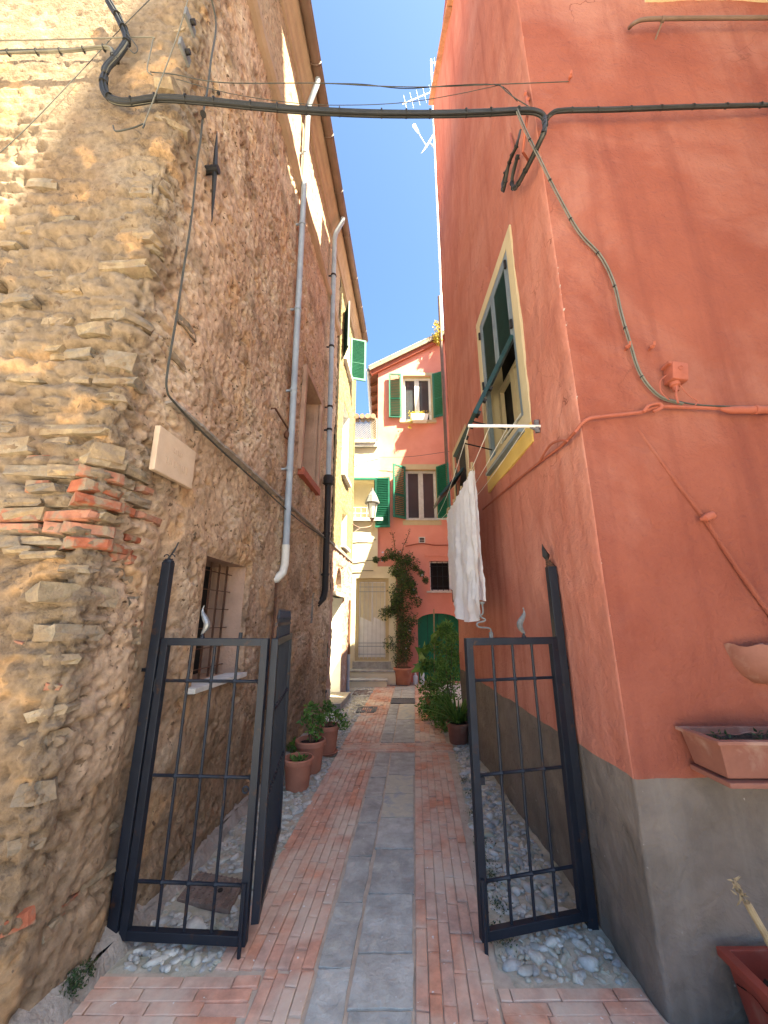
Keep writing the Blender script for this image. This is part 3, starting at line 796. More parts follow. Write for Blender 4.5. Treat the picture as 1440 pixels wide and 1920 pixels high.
for k, (px, py, w, h) in enumerate(seen):
    s, z = s_front(px, py); sc_ = abs(s_front(px + w / 2, py)[0] - s_front(px - w / 2, py)[0]); hz = abs(s_front(px, py - h / 2)[1] - s_front(px, py + h / 2)[1])
    if s > .28: continue
    taken.append((s, z, sc_, hz))
    put(USTONE[k % 10], 'stone', FW if s < 0 else AW, s, z, sc_, hz, rs.uniform(-.008, .014), rs.gauss(0, .03))
def free(s, z, w, h):
    return all(abs(s - a) > (w + b) * .46 or abs(z - c) > (h + d) * .46 for a, c, b, d in taken)
# brick quoin: courses wrapping the corner
for c in range(7):
    z = 1.955 + c * .074 + rs.uniform(-.006, .006)
    s = -.62 + rs.uniform(0, .2) + .05 * c if c % 2 else -.5 + rs.uniform(-.05, .1)
    end = .36 - .03 * abs(c - 2)
    while s < end:
        l = rs.choice((.23, .2, .12, .22)); h = .054 * rs.uniform(.9, 1.15)
        if rs.random() < .86:
            isb = rs.random() < .78 and s > -.5
            put((UBRICK if isb else USTONE)[rs.randrange(5)], 'brick' if isb else 'stone', FW if s + l / 2 < 0 else AW, s + l / 2, z, l * .95, h * (1 if isb else 1.2), rs.uniform(-.012, .014), rs.gauss(0, .04) - .05 * max(0, s), .12)
            taken.append((s + l / 2, z, l, h))
        s += l + .012
# more rubble in rough courses, thinning away from the corner
z = 1.5
while z < 6.6:
    h = rs.uniform(.05, .13); s = -1.5 + rs.random() * .2
    while s < .34:
        w = h * rs.uniform(1.4, 3.4)
        ppx = (.34 if s > -.5 else .24) * (1 if z < 4.2 else .35) * (.5 if s > .1 else 1) * (.55 if z < 1.9 else 1)
        if rs.random() < ppx and free(s + w / 2, z, w, h):
            put(USTONE[rs.randrange(10)], 'stone', FW if s + w / 2 < 0 else AW, s + w / 2, z + rs.uniform(-.015, .015), w * .94, h * .88, rs.uniform(-.026, .0), rs.gauss(0, .05), .13)
            taken.append((s + w / 2, z, w, h))
        s += w + rs.uniform(.01, .05)
    z += h * .96
# stray bricks and stones low on the corner and beside the gate post
for (px, py, w, h, b) in ((90, 1292, 26, 12, 1), (15, 1210, 20, 14, 1), (150, 1190, 80, 26, 0), (110, 1240, 50, 16, 0), (70, 1345, 60, 16, 0), (90, 1400, 60, 20, 0)):
    s, z = s_front(px, py); put((UBRICK[1] if b else USTONE[3]), 'brick' if b else 'stone', FW if s < 0 else AW, s, z, w / 340, h / 340, -.012, rs.gauss(0, .1))
for (px, py, w, h, b) in ((262, 1090, .14, .07, 0), (258, 1130, .10, .09, 0), (275, 1180, .10, .12, 1), (262, 1240, .09, .1, 0), (255, 1320, .11, .08, 1), (262, 1050, .16, .08, 1), (225, 1075, .2, .07, 0), (240, 1045, .16, .06, 1),
                          (150, 1690, .25, .06, 1), (28, 1755, .2, .07, 1), (110, 1740, .12, .07, 0), (200, 1640, .3, .06, 0), (230, 1560, .16, .06, 0), (60, 1600, .16, .08, 0), (75, 1500, .18, .12, 0), (200, 1500, .12, .06, 0)):
    p = at_l(px, py, .02); s = s_of(p.y)
    put((UBRICK[rs.randrange(5)] if b else USTONE[rs.randrange(10)]), 'brick' if b else 'stone', AW if s > 0 else FW, s, p.z, w * .8, h * .75, -.014, rs.gauss(0, .12))

# now the wall itself, with joints recessed round every stone, then the stones
def disp_joint(P, S, Z):
    d = disp_left(P, S, Z)
    for q in PUTS:
        s, z, w, h = q[3:7]; k = np.nonzero((np.abs(S - s) < w / 2 + .05) & (np.abs(Z - z) < h / 2 + .05))[0]
        if len(k) == 0: continue
        dx = np.abs(S[k] - s) - w / 2; dz = np.abs(Z[k] - z) - h / 2
        dist = np.maximum(dx, dz)
        d[k] -= .020 * np.exp(-((dist - .004) / .013) ** 2)
    return d
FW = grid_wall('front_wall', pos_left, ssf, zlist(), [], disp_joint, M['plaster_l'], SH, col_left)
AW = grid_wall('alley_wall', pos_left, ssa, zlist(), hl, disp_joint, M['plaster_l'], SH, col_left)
for q in PUTS: put_now(*q)
# small barred window
y0, y1, z0, z1 = WINL
WN = recess(WL, y0, y1, z0, z1, .34, M['plaster_mid'], SH, 'window')
tag(WN, 'deep barred window with rusty grille behind the left gate leaf')
panel(WL, y0 - .02, y1 + .02, z0 - .02, z1 + .02, -.33, .02, M['dark'], WN, 'pane')
m = MB(); m.prism([wall_l(y0 - .10, z0 - .035, -.1), wall_l(y1 + .03, z0 - .035, -.1), wall_l(y1 + .03, z0 - .03, .085), wall_l(y0 - .10, z0 - .03, .085)], (0, 0, .036)); m.build('sill', M['marble'], WN, bevel=.004)
for k in range(5):
    yy = y0 + (y1 - y0) * (k + .5) / 5
    m = MB(); m.bar(wall_l(yy, z0, -.14), wall_l(yy, z1, -.14), .014); m.build('bar', M['rust'], WN)
for k in range(6):
    zz = z0 + (z1 - z0) * (k + .5) / 6
    m = MB(); m.bar(wall_l(y0, zz, -.128), wall_l(y1, zz, -.128), .012, .006); m.build('crossbar', M['rust'], WN)
# mid window with plaster surround and red sill
y0, y1, z0, z1 = WINM
WN = recess(WL, y0, y1, z0, z1, .30, M['plaster_mid'], SH, 'window')
tag(WN, 'tall recessed window with red sill between the two drainpipes')
panel(WL, y0, y1, z0, z1, -.29, .02, M['dark'], WN, 'pane')
frame(WL, y0 + .01, y1 - .01, z0 + .01, z1 - .01, .06, -.22, .05, M['wood'], WN, 'frame')
m = MB(); m.bar(wall_l((y0 + y1) / 2, z0, -.24), wall_l((y0 + y1) / 2, z1, -.24), .05); m.build('mullion', M['wood'], WN)
frame(WL, y0 - .08, y1 + .08, z0 - .06, z1 + .09, .08, .045, .06, M['plaster_mid'], WN, 'surround', .006)
panel(WL, y0 - .04, y1 + .04, z0 - .13, z0 - .02, .075, .1, M['redpaint'], WN, 'sill', .004)
# niche
NI = recess(WL, 6.02, 6.22, 1.52, 1.98, .2, M['conc'], SH, 'niche'); panel(WL, 6.02, 6.22, 1.52, 1.98, -.19, .02, M['dark'], NI, 'back')
# ledge, string course, cornice, gutter
m = MB()
yy = 2.22
while yy < YS_END - .05:
    l = random.uniform(.25, .5); m.prism([wall_l(yy, 2.93, 0), wall_l(min(yy + l, YS_END), 2.93, 0), wall_l(min(yy + l, YS_END), 2.945, .055 + random.uniform(0, .015)), wall_l(yy, 2.945, .055 + random.uniform(0, .015))], (0, 0, .02)); yy += l
m.build('ledge', M['conc'], SH)
def run(name, y0, y1, prof, mat, parent, n=24, jit=0.0):
    """moulding: prof = [(off,z)...] swept along the left wall"""
    m = MB(); k = len(prof); vs = []
    for i in range(n + 1):
        y = y0 + (y1 - y0) * i / n
        j = random.uniform(-jit, jit)
        vs += [wall_l(y, z + j * .5, o + j) for o, z in prof]
    fs = [(i * k + q, i * k + q + 1, (i + 1) * k + q + 1, (i + 1) * k + q) for i in range(n) for q in range(k - 1)]
    fs += [tuple(range(k)), tuple((n * k + q) for q in reversed(range(k)))]
    m.add(vs, fs); return m.build(name, mat, parent, fix=True)
run('string_course', 1.80, YS_END, [(-.05, 7.66), (.05, 7.69), (.085, 7.73), (.085, 7.80), (.03, 7.83), (-.05, 7.86)], M['soffit'], SH, jit=.008)
CORN = [(-.1, 9.30), (.04, 9.31), (.06, 9.39), (.09, 9.42), (.12, 9.49), (.16, 9.53), (.19, 9.58), (.19, 9.63), (-.1, 9.68)]
run('cornice', 1.70, YS_END, CORN, M['soffit'], SH)
def gutter(y0, y1, parent, z=9.62, o=.27):
    m = MB(); vs = []; n = 9
    for y in (y0, y1):
        for k in range(n):
            a = math.pi + math.pi * k / (n - 1); vs.append(wall_l(y, z + math.sin(a) * .075, o + math.cos(a) * .075))
    m.add(vs, [(k, k + 1, n + k + 1, n + k) for k in range(n - 1)]); g = m.build('gutter', M['copper'], parent, smooth=True, fix=False)
    r = MB(); r.tube([wall_l(y0, z, o + .075), wall_l(y1, z, o + .075)], .012, 6); r.build('gutter_rim', M['copper'], g)
    yy = y0 + .3
    while yy < y1:
        r = MB(); r.tube([wall_l(yy, z + math.sin(math.pi + math.pi * k / 8) * .083, o + math.cos(math.pi + math.pi * k / 8) * .083) for k in range(9)], .01, 5); r.build('gutter_hook', M['copper'], g); yy += .9
gutter(1.7, YS_END, SH)
def roof_left(y0, y1, parent):
    m = MB(); m.add([wall_l(y0, 9.70, .25), wall_l(y1, 9.70, .25), wall_l(y1, 11.2, -4), wall_l(y0, 11.2, -4), wall_l(y0, 9.62, .25), wall_l(y1, 9.62, .25), wall_l(y1, 9.62, -4), wall_l(y0, 9.62, -4)], [(0, 1, 2, 3), (4, 7, 6, 5), (0, 4, 5, 1), (1, 5, 6, 2), (3, 2, 6, 7), (0, 3, 7, 4)])
    m.build('roof', M['tile'], parent)
roof_left(1.7, YS_END, SH)

# drainpipes
def pipe(name, pts, r, mat, parent, n=12, clamps=(), cm='zinc'):
    m = MB(); m.tube(pts, r, n); p = m.build(name, M[mat], parent, smooth=True)
    for c in clamps:
        q = MB(); q.tube([Vector(c) - Vector((0, 0, .018)), Vector(c) + Vector((0, 0, .018))], r * 1.22, n); q.bar(c, Vector(c) - NL * .10, .02); q.build('clamp', M[cm], p, smooth=True)
    return p
yp = at_l(545, 900, .09).y
top = at_l(576, 230, .09)
def lp(px, py, o=.09): return at_l(px, py, o)
P0 = lp(575, 222); P1 = lp(534, 1030)
pp = pipe('drainpipe', [wall_l(3.96, 9.57, .27), wall_l(3.97, 9.46, .26), wall_l(4.07, 9.22, .13), wall_l(4.11, 9.1, .10), wall_l(4.13, 8.95, .095), wall_l(4.45, 2.40, .10)], .040, 'zinc', SH, clamps=[wall_l(4.13 + (8.95 - z) * .0489, z, .095) for z in (8.3, 7.0, 5.6, 4.4, 3.35)])
pipe('drainpipe_foot', [wall_l(4.45, 2.42, .10), wall_l(4.46, 2.20, .10), wall_l(4.45, 2.10, .085), wall_l(4.41, 2.02, .03), wall_l(4.39, 2.0, -.03)], .046, 'whitepipe', SH)
pipe('drainpipe', [wall_l(6.1, 9.57, .27), wall_l(6.1, 9.46, .26), wall_l(6.14, 9.22, .13), wall_l(6.16, 9.1, .1), wall_l(6.45, 3.98, .1)], .046, 'zinc', SH, clamps=[wall_l(6.16 + (9.1 - z) * .0566, z, .1) for z in (8.2, 6.6, 5.35, 4.9)], cm='ironrough')
bp = pipe('black_drainpipe', [wall_l(6.47, 4.05, .1), wall_l(6.55, 2.05, .1), wall_l(6.55, 1.92, .08), wall_l(6.5, 1.80, -.02)], .055, 'ironrough', SH, clamps=[wall_l(6.47 + (4.05 - z) * .04, z, .1) for z in (3.9, 3.0, 2.3)], cm='ironrough')
q = MB(); q.lathe(wall_l(6.47, 3.86, .1), [(.062, 0), (.085, .02), (.09, .13), (.075, .18), (.05, .19)], 14); q.build('collar', M['ironrough'], bp, smooth=True)
# rust run below the white foot: thin worn conduit
m = MB(); m.tube(spline([wall_l(4.40, 1.98, .04), wall_l(4.38, 1.6, .05), wall_l(4.34, 1.2, .05), wall_l(4.32, .7, .06)], 4), .014, 6); m.build('old_conduit', M['rust'], SH)
# iron tie anchor, bracket rod, plates
IT = thing('tie_anchor', 'pointed black iron tie bar with round boss high on the stone wall', 'tie anchor', at_l(402, 318, 0))
a, b, c = at_l(407, 246, .06), at_l(403, 318, .07), at_l(397, 416, .06)
m = MB(); m.tube([a, a.lerp(b, .5), b, b.lerp(c, .5), c], [.003, .015, .019, .014, .003], 6); m.build('bar', M['ironrough'], IT)
m = MB(); m.tube([b - NL * .09, b + NL * .03], .032, 12); m.build('boss', M['ironrough'], IT)
HB = thing('iron_bracket', 'thin rusty iron rod bracket sticking out beside the grey drainpipe', 'bracket', at_l(508, 766, 0))
a = at_l(508, 766, .0); m = MB(); m.tube([a, a + NL * .05, a + NL * .05 + DL * .5 + Vector((0, 0, -.02))], .012, 6); m.build('rod', M['rust'], HB)
m = MB(); m.lathe(a + NL * .05 + DL * .46 + Vector((0, 0, -.16)), [(.01, 0), (.035, .02), (.045, .06), (.03, .1), (.008, .13)], 10); m.build('weight', M['rust'], HB, smooth=True)
for (px, py, w) in ((356, 42, 'upper'), (346, 98, 'lower')):
    t = thing('iron_plate', f'{w} of two small grey iron plates on the stone corner', 'plate', at_l(px, py, 0)); p = at_l(px, py, .05)
    m = MB(); m.box(p, (.02, .12, .08), (NL, DL, UP)); m.build('plate', M['plate_grey'], t, bevel=.004)
    m = MB(); m.tube([p, p + NL * .04], .018, 8); m.build('bolt', M['ironrough'], t)
# engraved slab, letters worn to illegible strokes
PQ = thing('stone_plaque', 'plain sandstone slab with worn unreadable lettering on the stone house', 'plaque', at_l(330, 860, 0))
c4 = [at_l(301, 797, .075), at_l(368, 848, .065), at_l(360, 917, .065), at_l(289, 880, .075)]
nn = (c4[1] - c4[0]).cross(c4[3] - c4[0]).normalized(); nn = nn if nn.dot(NL) > 0 else -nn
m = MB(); m.prism([p - nn * .035 for p in c4], nn * .035); m.build('slab', M['plaque'], PQ, bevel=.006)
m = MB()
def pq(u, v): return (c4[0] * (1 - u) + c4[1] * u) * (1 - v) + (c4[3] * (1 - u) + c4[2] * u) * v + nn * .001
for row, (u0, u1, v0, v1, n) in enumerate(((.36, .64, .28, .42, 5), (.2, .82, .55, .74, 9))):
    for k in range(n):
        u = u0 + (u1 - u0) * (k + .5) / n; du = random.uniform(-.012, .012)
        m.bar(pq(u, v0 + random.uniform(0, .03)), pq(u + du, v1 - random.uniform(0, .04)), .004, .002, nn)
        if k % 3 == 0: m.bar(pq(u, v1 - .02), pq(u + .03, v1 - .02), .004, .002, nn)
tag(m.build('worn_lettering', M['plaque_cut'], PQ), kind='stuff')

# ================================================================== YELLOW HOUSE (far left)
YH = thing('yellow_house', 'cream pebble dashed house beyond the second drainpipe on the left', 'building', wall_l(YS_END, 0))
Y1 = 9.75
def pos_l2(S, Z):
    P = np.stack([XL + KL * S, S, Z], 1); N = np.tile(np.array([NL.x, NL.y, 0.]), (len(S), 1)); return P, N
def disp_rough(P, S, Z): return fbm(P, 2, 2, 3) * .02 + fbm(P, 9, 3, 8) * .018 + fbm(P, 24, 2, 9) * .012 + .02
def disp_peb(P, S, Z): return fbm(P, 2, 2, 3) * .012 + fbm(P, 14, 3, 8) * .018 + .012
DOORL = (7.66, 8.72, .10, 2.02); ARCH = (7.86, 8.52, 2.12, 2.62)
WU = (8.15, 8.95, 4.75, 6.55); WT = (7.95, 8.75, 7.6, 8.85); WS = (8.35, 9.0, 3.15, 4.0)
ys_ = np.arange(YS_END, Y1 + .001, .03)
grid_wall('lower_wall', pos_l2, ys_, np.arange(-.02, 3.0, .03), [DOORL, ARCH], disp_rough, M['pinkrough'], YH)
grid_wall('upper_wall', pos_l2, ys_, np.arange(2.98, 9.6, .035), [WU, WT, WS], disp_peb, M['pebble'], YH)
m = MB(); m.prism([wall_l(YS_END, 0, -.4), wall_l(Y1, 0, -.4), wall_l(Y1, 0, -5), wall_l(YS_END, 0, -5)], (0, 0, 9.6)); m.build('inner_wall', M['dark'], YH)
m = MB(); m.prism([wall_l(Y1, 0, .015), wall_l(Y1 + .12, 0, .015), wall_l(Y1 + .12, 0, -5), wall_l(Y1, 0, -5)], (0, 0, 9.6)); m.build('end_wall', M['pebble'], YH)
run('string_course', YS_END, Y1, [(-.02, 2.92), (.05, 2.94), (.06, 3.0), (-.02, 3.04)], M['conc'], YH, n=8)
run('cornice', YS_END, Y1 + .05, CORN, M['soffit'], YH, n=8)
gutter(YS_END, Y1 + .1, YH); roof_left(YS_END, Y1 + .1, YH)
for (w, depth, nm, lab) in ((WU, .26, 'window', 'upper side window with white jamb'), (WS, .22, 'window', 'small lower side window'), (WT, .24, 'window', 'top side window under the cornice')):
    t = recess(WL, *w, depth, M['white'] if w is WU else M['cream'], YH, nm); tag(t, lab)
    panel(WL, *w, -depth + .01, .02, M['glass'], t, 'pane'); frame(WL, w[0] + .005, w[1] - .005, w[2] + .005, w[3] - .005, .06, -depth + .05, .04, M['white'], t)
    panel(WL, w[0] - .06, w[1] + .06, w[2] - .07, w[2] - .005, .10, .12, M['marble'], t, 'sill', .004)
def shutter(parent, hinge, d, w, z0, z1, mat, name='shutter', nsl=26, th=.035, split=.42):
    """louvred leaf: from hinge point along unit direction d; frame, mid rail and joined louvers"""
    d = Vector(d).normalized(); n = d.cross(UP)
    h = Vector((hinge[0], hinge[1], 0)); C = lambda a, z, o=0.0: h + d * a + n * o + Vector((0, 0, z))
    m = MB(); b = .05 * min(1, w / .4)
    for (a0, a1, q0, q1) in ((0, b, z0, z1), (w - b, w, z0, z1), (b, w - b, z1 - b, z1), (b, w - b, z0, z0 + b * 1.3), (b, w - b, z0 + (z1 - z0) * split - b * .5, z0 + (z1 - z0) * split + b * .5)):
        m.box(C((a0 + a1) / 2, (q0 + q1) / 2), (a1 - a0, th, q1 - q0), (d, n, UP))
    s = m.build(name, mat, parent, bevel=.002)
    m = MB(); tl = math.radians(38)
    for k in range(nsl):
        z = z0 + b * 1.3 + (z1 - z0 - 2.3 * b) * (k + .5) / nsl
        m.box(C(w / 2, z), (w - 2 * b, (z1 - z0) / nsl * 1.5, .007), (d, n * math.cos(tl) + UP * math.sin(tl), UP * math.cos(tl) - n * math.sin(tl)))
    tag(m.build('louvers', mat, s), kind='stuff')
    return s
shutter(YH, wall_l(8.80, 0, .02), Vector((.9, .25, 0)), .42, 7.6, 8.85, M['green_lt'])
shutter(YH, wall_l(7.90, 0, .02), Vector((.35, -.95, 0)), .40, 7.6, 8.85, M['dkgreen'])
# doorway with pale reveal, arched fanlight with bars
t = recess(WL, *DOORL, .30, M['white'], YH, 'door_recess'); tag(t, 'pale whitewashed doorway recess')
panel(WL, *DOORL, -.29, .03, M['cream'], t, 'door'); panel(WL, DOORL[0] - .04, DOORL[1] + .04, 2.02, 2.10, .07, .2, M['conc'], t, 'lintel', .006)
panel(WL, DOORL[0] - .05, DOORL[1] + .05, -.02, .11, .22, .4, M['conc'], t, 'step', .01)
t = recess(WL, *ARCH, .25, M['conc'], YH, 'fanlight'); tag(t, 'arched fanlight with radiating bars above the doorway')
panel(WL, *ARCH, -.24, .02, M['dark'], t, 'pane')
m = MB(); ac = ((ARCH[0] + ARCH[1]) / 2, ARCH[2]); ra = (ARCH[1] - ARCH[0]) / 2; hz = ARCH[3] - ARCH[2]
for side in (0, 1):
    poly = []
    for k in range(9):
        a = math.pi / 2 * k / 8
        poly.append((ac[0] + (ra * math.cos(a)) * (1 if side else -1), ac[1] + hz * math.sin(a)))
    cor = (ARCH[1] if side else ARCH[0], ARCH[3])
    for k in range(8):
        m.prism([wall_l(*poly[k], .012), wall_l(*poly[k + 1], .012), wall_l(*cor, .012)], -NL * .12)
m.build('arch', M['pinkrough'], t)
for k in range(5):
    a = math.pi * (k + .5) / 5; b = MB(); b.bar(wall_l(ac[0], ac[1], -.1), wall_l(ac[0] + ra * math.cos(a), ac[1] + hz * math.sin(a), -.1), .018); b.build('bar', M['white'], t)
pipe('foot_pipe', [wall_l(9.35, -.01, .06), wall_l(9.35, .75, .06), wall_l(9.35, .8, .06)], .035, 'zinc', YH)
pipe('foot_pipe', [wall_l(9.35, .78, .06), wall_l(9.37, 2.0, .06)], .025, 'rust', YH)

# ================================================================== RED HOUSE (right)
RH = thing('red_house', 'large red plastered house with grey painted base on the right', 'building', (XR, YRF, 0))
YR1 = 6.10
CRX = XR + KR * YRF
ZD = .875
RB = .022
WINR = (2.85, 3.87, 3.10, 4.95)
def Htop(y): return 11.5 + np.clip(y - 4.0, 0, 9) * .75
def pos_r(S, Z):
    """S<0 alley side (y = YRF - S), S>0 street front (x = CRX + S)"""
    P = np.zeros((len(S), 3)); N = np.zeros((len(S), 3)); a = S < 0
    y = YRF - S[a]; P[a, 0] = XR + KR * y; P[a, 1] = y; N[a, 0] = NR.x; N[a, 1] = NR.y
    b = ~a; P[b, 0] = CRX + S[b]; P[b, 1] = YRF; N[b, 1] = -1
    c = np.abs(S) < RB; t = (S[c] + RB) / (2 * RB)
    A_ = np.array([XR + KR * (YRF + RB), YRF + RB]); B_ = np.array([CRX, YRF]); C_ = np.array([CRX + RB, YRF])
    P[c, :2] = ((1 - t) ** 2)[:, None] * A_ + (2 * t * (1 - t))[:, None] * B_ + (t ** 2)[:, None] * C_
    dq = (2 * (1 - t))[:, None] * (B_ - A_) + (2 * t)[:, None] * (C_ - B_); dq /= np.linalg.norm(dq, axis=1)[:, None]
    N[c, 0] = dq[:, 1]; N[c, 1] = -dq[:, 0]
    zz = Z.copy(); k = a & (Z > 6.5)
    zz[k] = 6.5 + (Z[k] - 6.5) * (Htop(YRF - S[k]) - 6.5) / 5.0
    P[:, 2] = zz + .011 * fbm(np.stack([S * 1.0, S * 0 + 3.3, S * 0], 1), 4, 3, 5) * np.exp(-((zz - ZD) / .04) ** 2)
    return P, N
def disp_r(P, S, Z):
    d = fbm(P, .8, 2, 3) * .02 + fbm(P, 3.0, 3, 5) * .009 + fbm(P, 11, 3, 8) * .005
    d += sstep(.86, .90, Z) * .002
    # chipped, slightly rounded arris
    d *= .35 + .65 * sstep(.0, .06, np.abs(S))
    return d
sa = -np.concatenate([[0.0], np.arange(.008, .06, .008), np.arange(.06, 1.0, .03), np.arange(1.0, YR1 - YRF, .06), [YR1 - YRF]])[::-1]
sf = np.concatenate([[0.0], np.arange(.008, .06, .008), np.arange(.06, 2.4, .03), np.arange(2.4, 6.0, .2)])
zr = np.concatenate([np.arange(ZD, 3.2, .03), np.arange(3.2, 7, .05), np.arange(7, 11.4, .25), [11.5]])
zd = np.concatenate([np.arange(-.03, ZD - .01, .025), [ZD]])
def chip(mat):                                            # white primer showing at the chipped arris
    nt = mat.node_tree; L = nt.links; bs = nt.nodes['Principled BSDF']; src = bs.inputs['Base Color'].links[0].from_socket
    g = _node(nt, 'ShaderNodeNewGeometry'); s = _node(nt, 'ShaderNodeVectorMath', operation='DISTANCE')
    mul = _node(nt, 'ShaderNodeVectorMath', operation='MULTIPLY'); mul.inputs[1].default_value = (1, 1, 0)
    L.new(g.outputs['Position'], mul.inputs[0]); L.new(mul.outputs[0], s.inputs[0]); s.inputs[1].default_value = (CRX, YRF, 0)
    r = _node(nt, 'ShaderNodeMapRange'); r.inputs[1].default_value = .05; r.inputs[2].default_value = .0; L.new(s.outputs['Value'], r.inputs[0])
    n = _node(nt, 'ShaderNodeTexNoise', Scale=16.0, Detail=5.0, Roughness=.7); L.new(g.outputs['Position'], n.inputs['Vector'])
    a = _node(nt, 'ShaderNodeMath', operation='MULTIPLY'); L.new(n.outputs['Fac'], a.inputs[0]); L.new(r.outputs[0], a.inputs[1])
    r2 = _node(nt, 'ShaderNodeMapRange'); r2.inputs[1].default_value = .53; r2.inputs[2].default_value = .57; L.new(a.outputs[0], r2.inputs[0])
    mx = _node(nt, 'ShaderNodeMix', data_type='RGBA'); L.new(r2.outputs[0], mx.inputs[0]); L.new(src, mx.inputs[6]); mx.inputs[7].default_value = (.40, .34, .28, 1)
    L.new(mx.outputs[2], bs.inputs['Base Color'])
chip(M['red']); chip(M['red_side']); chip(M['grey'])
hr = [(YRF - WINR[1], YRF - WINR[0], WINR[2], WINR[3])]
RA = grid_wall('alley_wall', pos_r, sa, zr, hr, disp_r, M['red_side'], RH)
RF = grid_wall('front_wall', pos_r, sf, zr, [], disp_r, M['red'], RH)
grid_wall('dado', pos_r, sa, zd, [], disp_r, M['grey'], RH)
grid_wall('dado', pos_r, sf, zd, [], disp_r, M['grey'], RH)
m = MB(); m.add([wall_r(YRF + .4, 0, -.4), wall_r(YR1 - .35, 0, -.4), (4.4, 3.95, 0), (7, 3.6, 0), (7, YRF + .4, 0), wall_r(YRF + .4, 11.3, -.4), wall_r(YR1 - .35, 11.45, -.4), (4.4, 3.95, 11.4), (7, 3.6, 11.4), (7, YRF + .4, 11.3)],
                [(4, 3, 2, 1, 0), (5, 6, 7, 8, 9), (0, 1, 6, 5), (1, 2, 7, 6), (2, 3, 8, 7), (3, 4, 9, 8), (4, 0, 5, 9)]); m.build('inner_wall', M['dark'], RH)
m = MB(); m.prism([wall_r(YR1, 0, .0), (4.5, 3.93, 0), (4.5, 3.90, 0), wall_r(YR1 - .03, 0, .0)], (0, 0, 11.45)); m.prism([wall_r(YR1, 11.4, .0), (1.32, 5.98, 11.4), (1.32, 4.0, 11.4), wall_r(4.0, 11.4, -.02)], (0, 0, 1.5)); m.build('far_wall', M['red'], RH)
# thin dark tile edge along the wall head
m = MB(); m.bar(wall_r(2.0, 11.5, .03), wall_r(4.0, 11.5, .03), .14, .07); m.bar(wall_r(4.0, 11.5, .03), wall_r(YR1 + .03, 11.5 + (YR1 - 4) * .75, .03), .14, .07); m.bar((CRX - .05, YRF, 11.5), (7, YRF, 11.5), .14, .07)
m.add([wall_r(2.0, 11.53, .0), wall_r(4, 11.53, 0), wall_r(YR1, 13.12, 0), (1.35, 5.95, 13.1), (4.5, 3.9, 12), (7, 3.6, 12), (7, 2, 11.6)], [(0, 1, 2, 3, 4, 5, 6)]); m.build('roof', M['tile'], RH, fix=False)

# louvred window with cream band, lower flap pushed out
t = recess(WR, *WINR, .22, M['trim'], RH, 'window'); tag(t, 'tall alley window with cream band and pushed out lower shutter flap')
y0, y1, z0, z1 = WINR
frame(WR, y0 - .125, y1 + .125, z0 - .02, z1 + .13, .13, .016, .03, M['trim'], t, 'band', .003)
panel(WR, y0 - .125, y1 + .125, z0 - .19, z0 - .022, .020, .03, M['trim2'], t, 'apron', .003)
panel(WR, y0, y1, z0 - .045, z0 - .012, .07, .12, M['bluegrey'], t, 'sill', .003)
panel(WR, y0, y1, z0, z1, -.21, .02, M['dark'], t, 'pane')
# outer frame of the shutters
frame(WR, y0 + .004, y1 - .004, z0, z1 - .004, .055, .012, .05, M['bluegrey'], t, 'shutter_frame', .002)
ym = (y0 + y1) / 2; zs_ = z0 + (z1 - z0) * .50
def louv(parent, a0, a1, q0, q1, off, n, mat):
    m = MB(); tl = math.radians(40)
    for k in range(n):
        z = q0 + (q1 - q0) * (k + .5) / n
        m.box(wall_r((a0 + a1) / 2, z, off), (a1 - a0, .034, .006), (DR, NR * math.cos(tl) - UP * math.sin(tl), UP * math.cos(tl) + NR * math.sin(tl)))
    return tag(m.build('louvers', mat, parent), kind='stuff')
for (a0, a1) in ((y0 + .06, ym - .004), (ym + .004, y1 - .06)):
    frame(WR, a0, a1, zs_, z1 - .06, .05, .014, .035, M['bluegrey'], t, 'shutter_leaf', .002)
    louv(t, a0 + .05, a1 - .05, zs_ + .05, z1 - .11, -.004, 34, M['dkgreen'])
# inner casement seen through the open lower half
frame(WR, y0 + .08, ym, z0 + .03, zs_, .055, -.12, .04, M['trim'], t, 'casement'); frame(WR, ym, y1 - .08, z0 + .03, zs_, .055, -.12, .04, M['trim'], t, 'casement')
for k in range(4):
    b = MB(); b.bar(wall_r(y0 + .08, z0 + .09 + .07 * k, -.1), wall_r(y1 - .08, z0 + .09 + .07 * k, -.1), .016); b.build('rail', M['white'], t)
for k in range(2):
    b = MB(); yy = (y0 + .03, y1 - .03)[k]; b.box(wall_r(yy, z1 - .16, .03), (.022, .02, .09), (DR, NR, UP)); b.box(wall_r(yy, zs_ + .1, .03), (.022, .02, .09), (DR, NR, UP)); b.build('hinge', M['ironrough'], t)
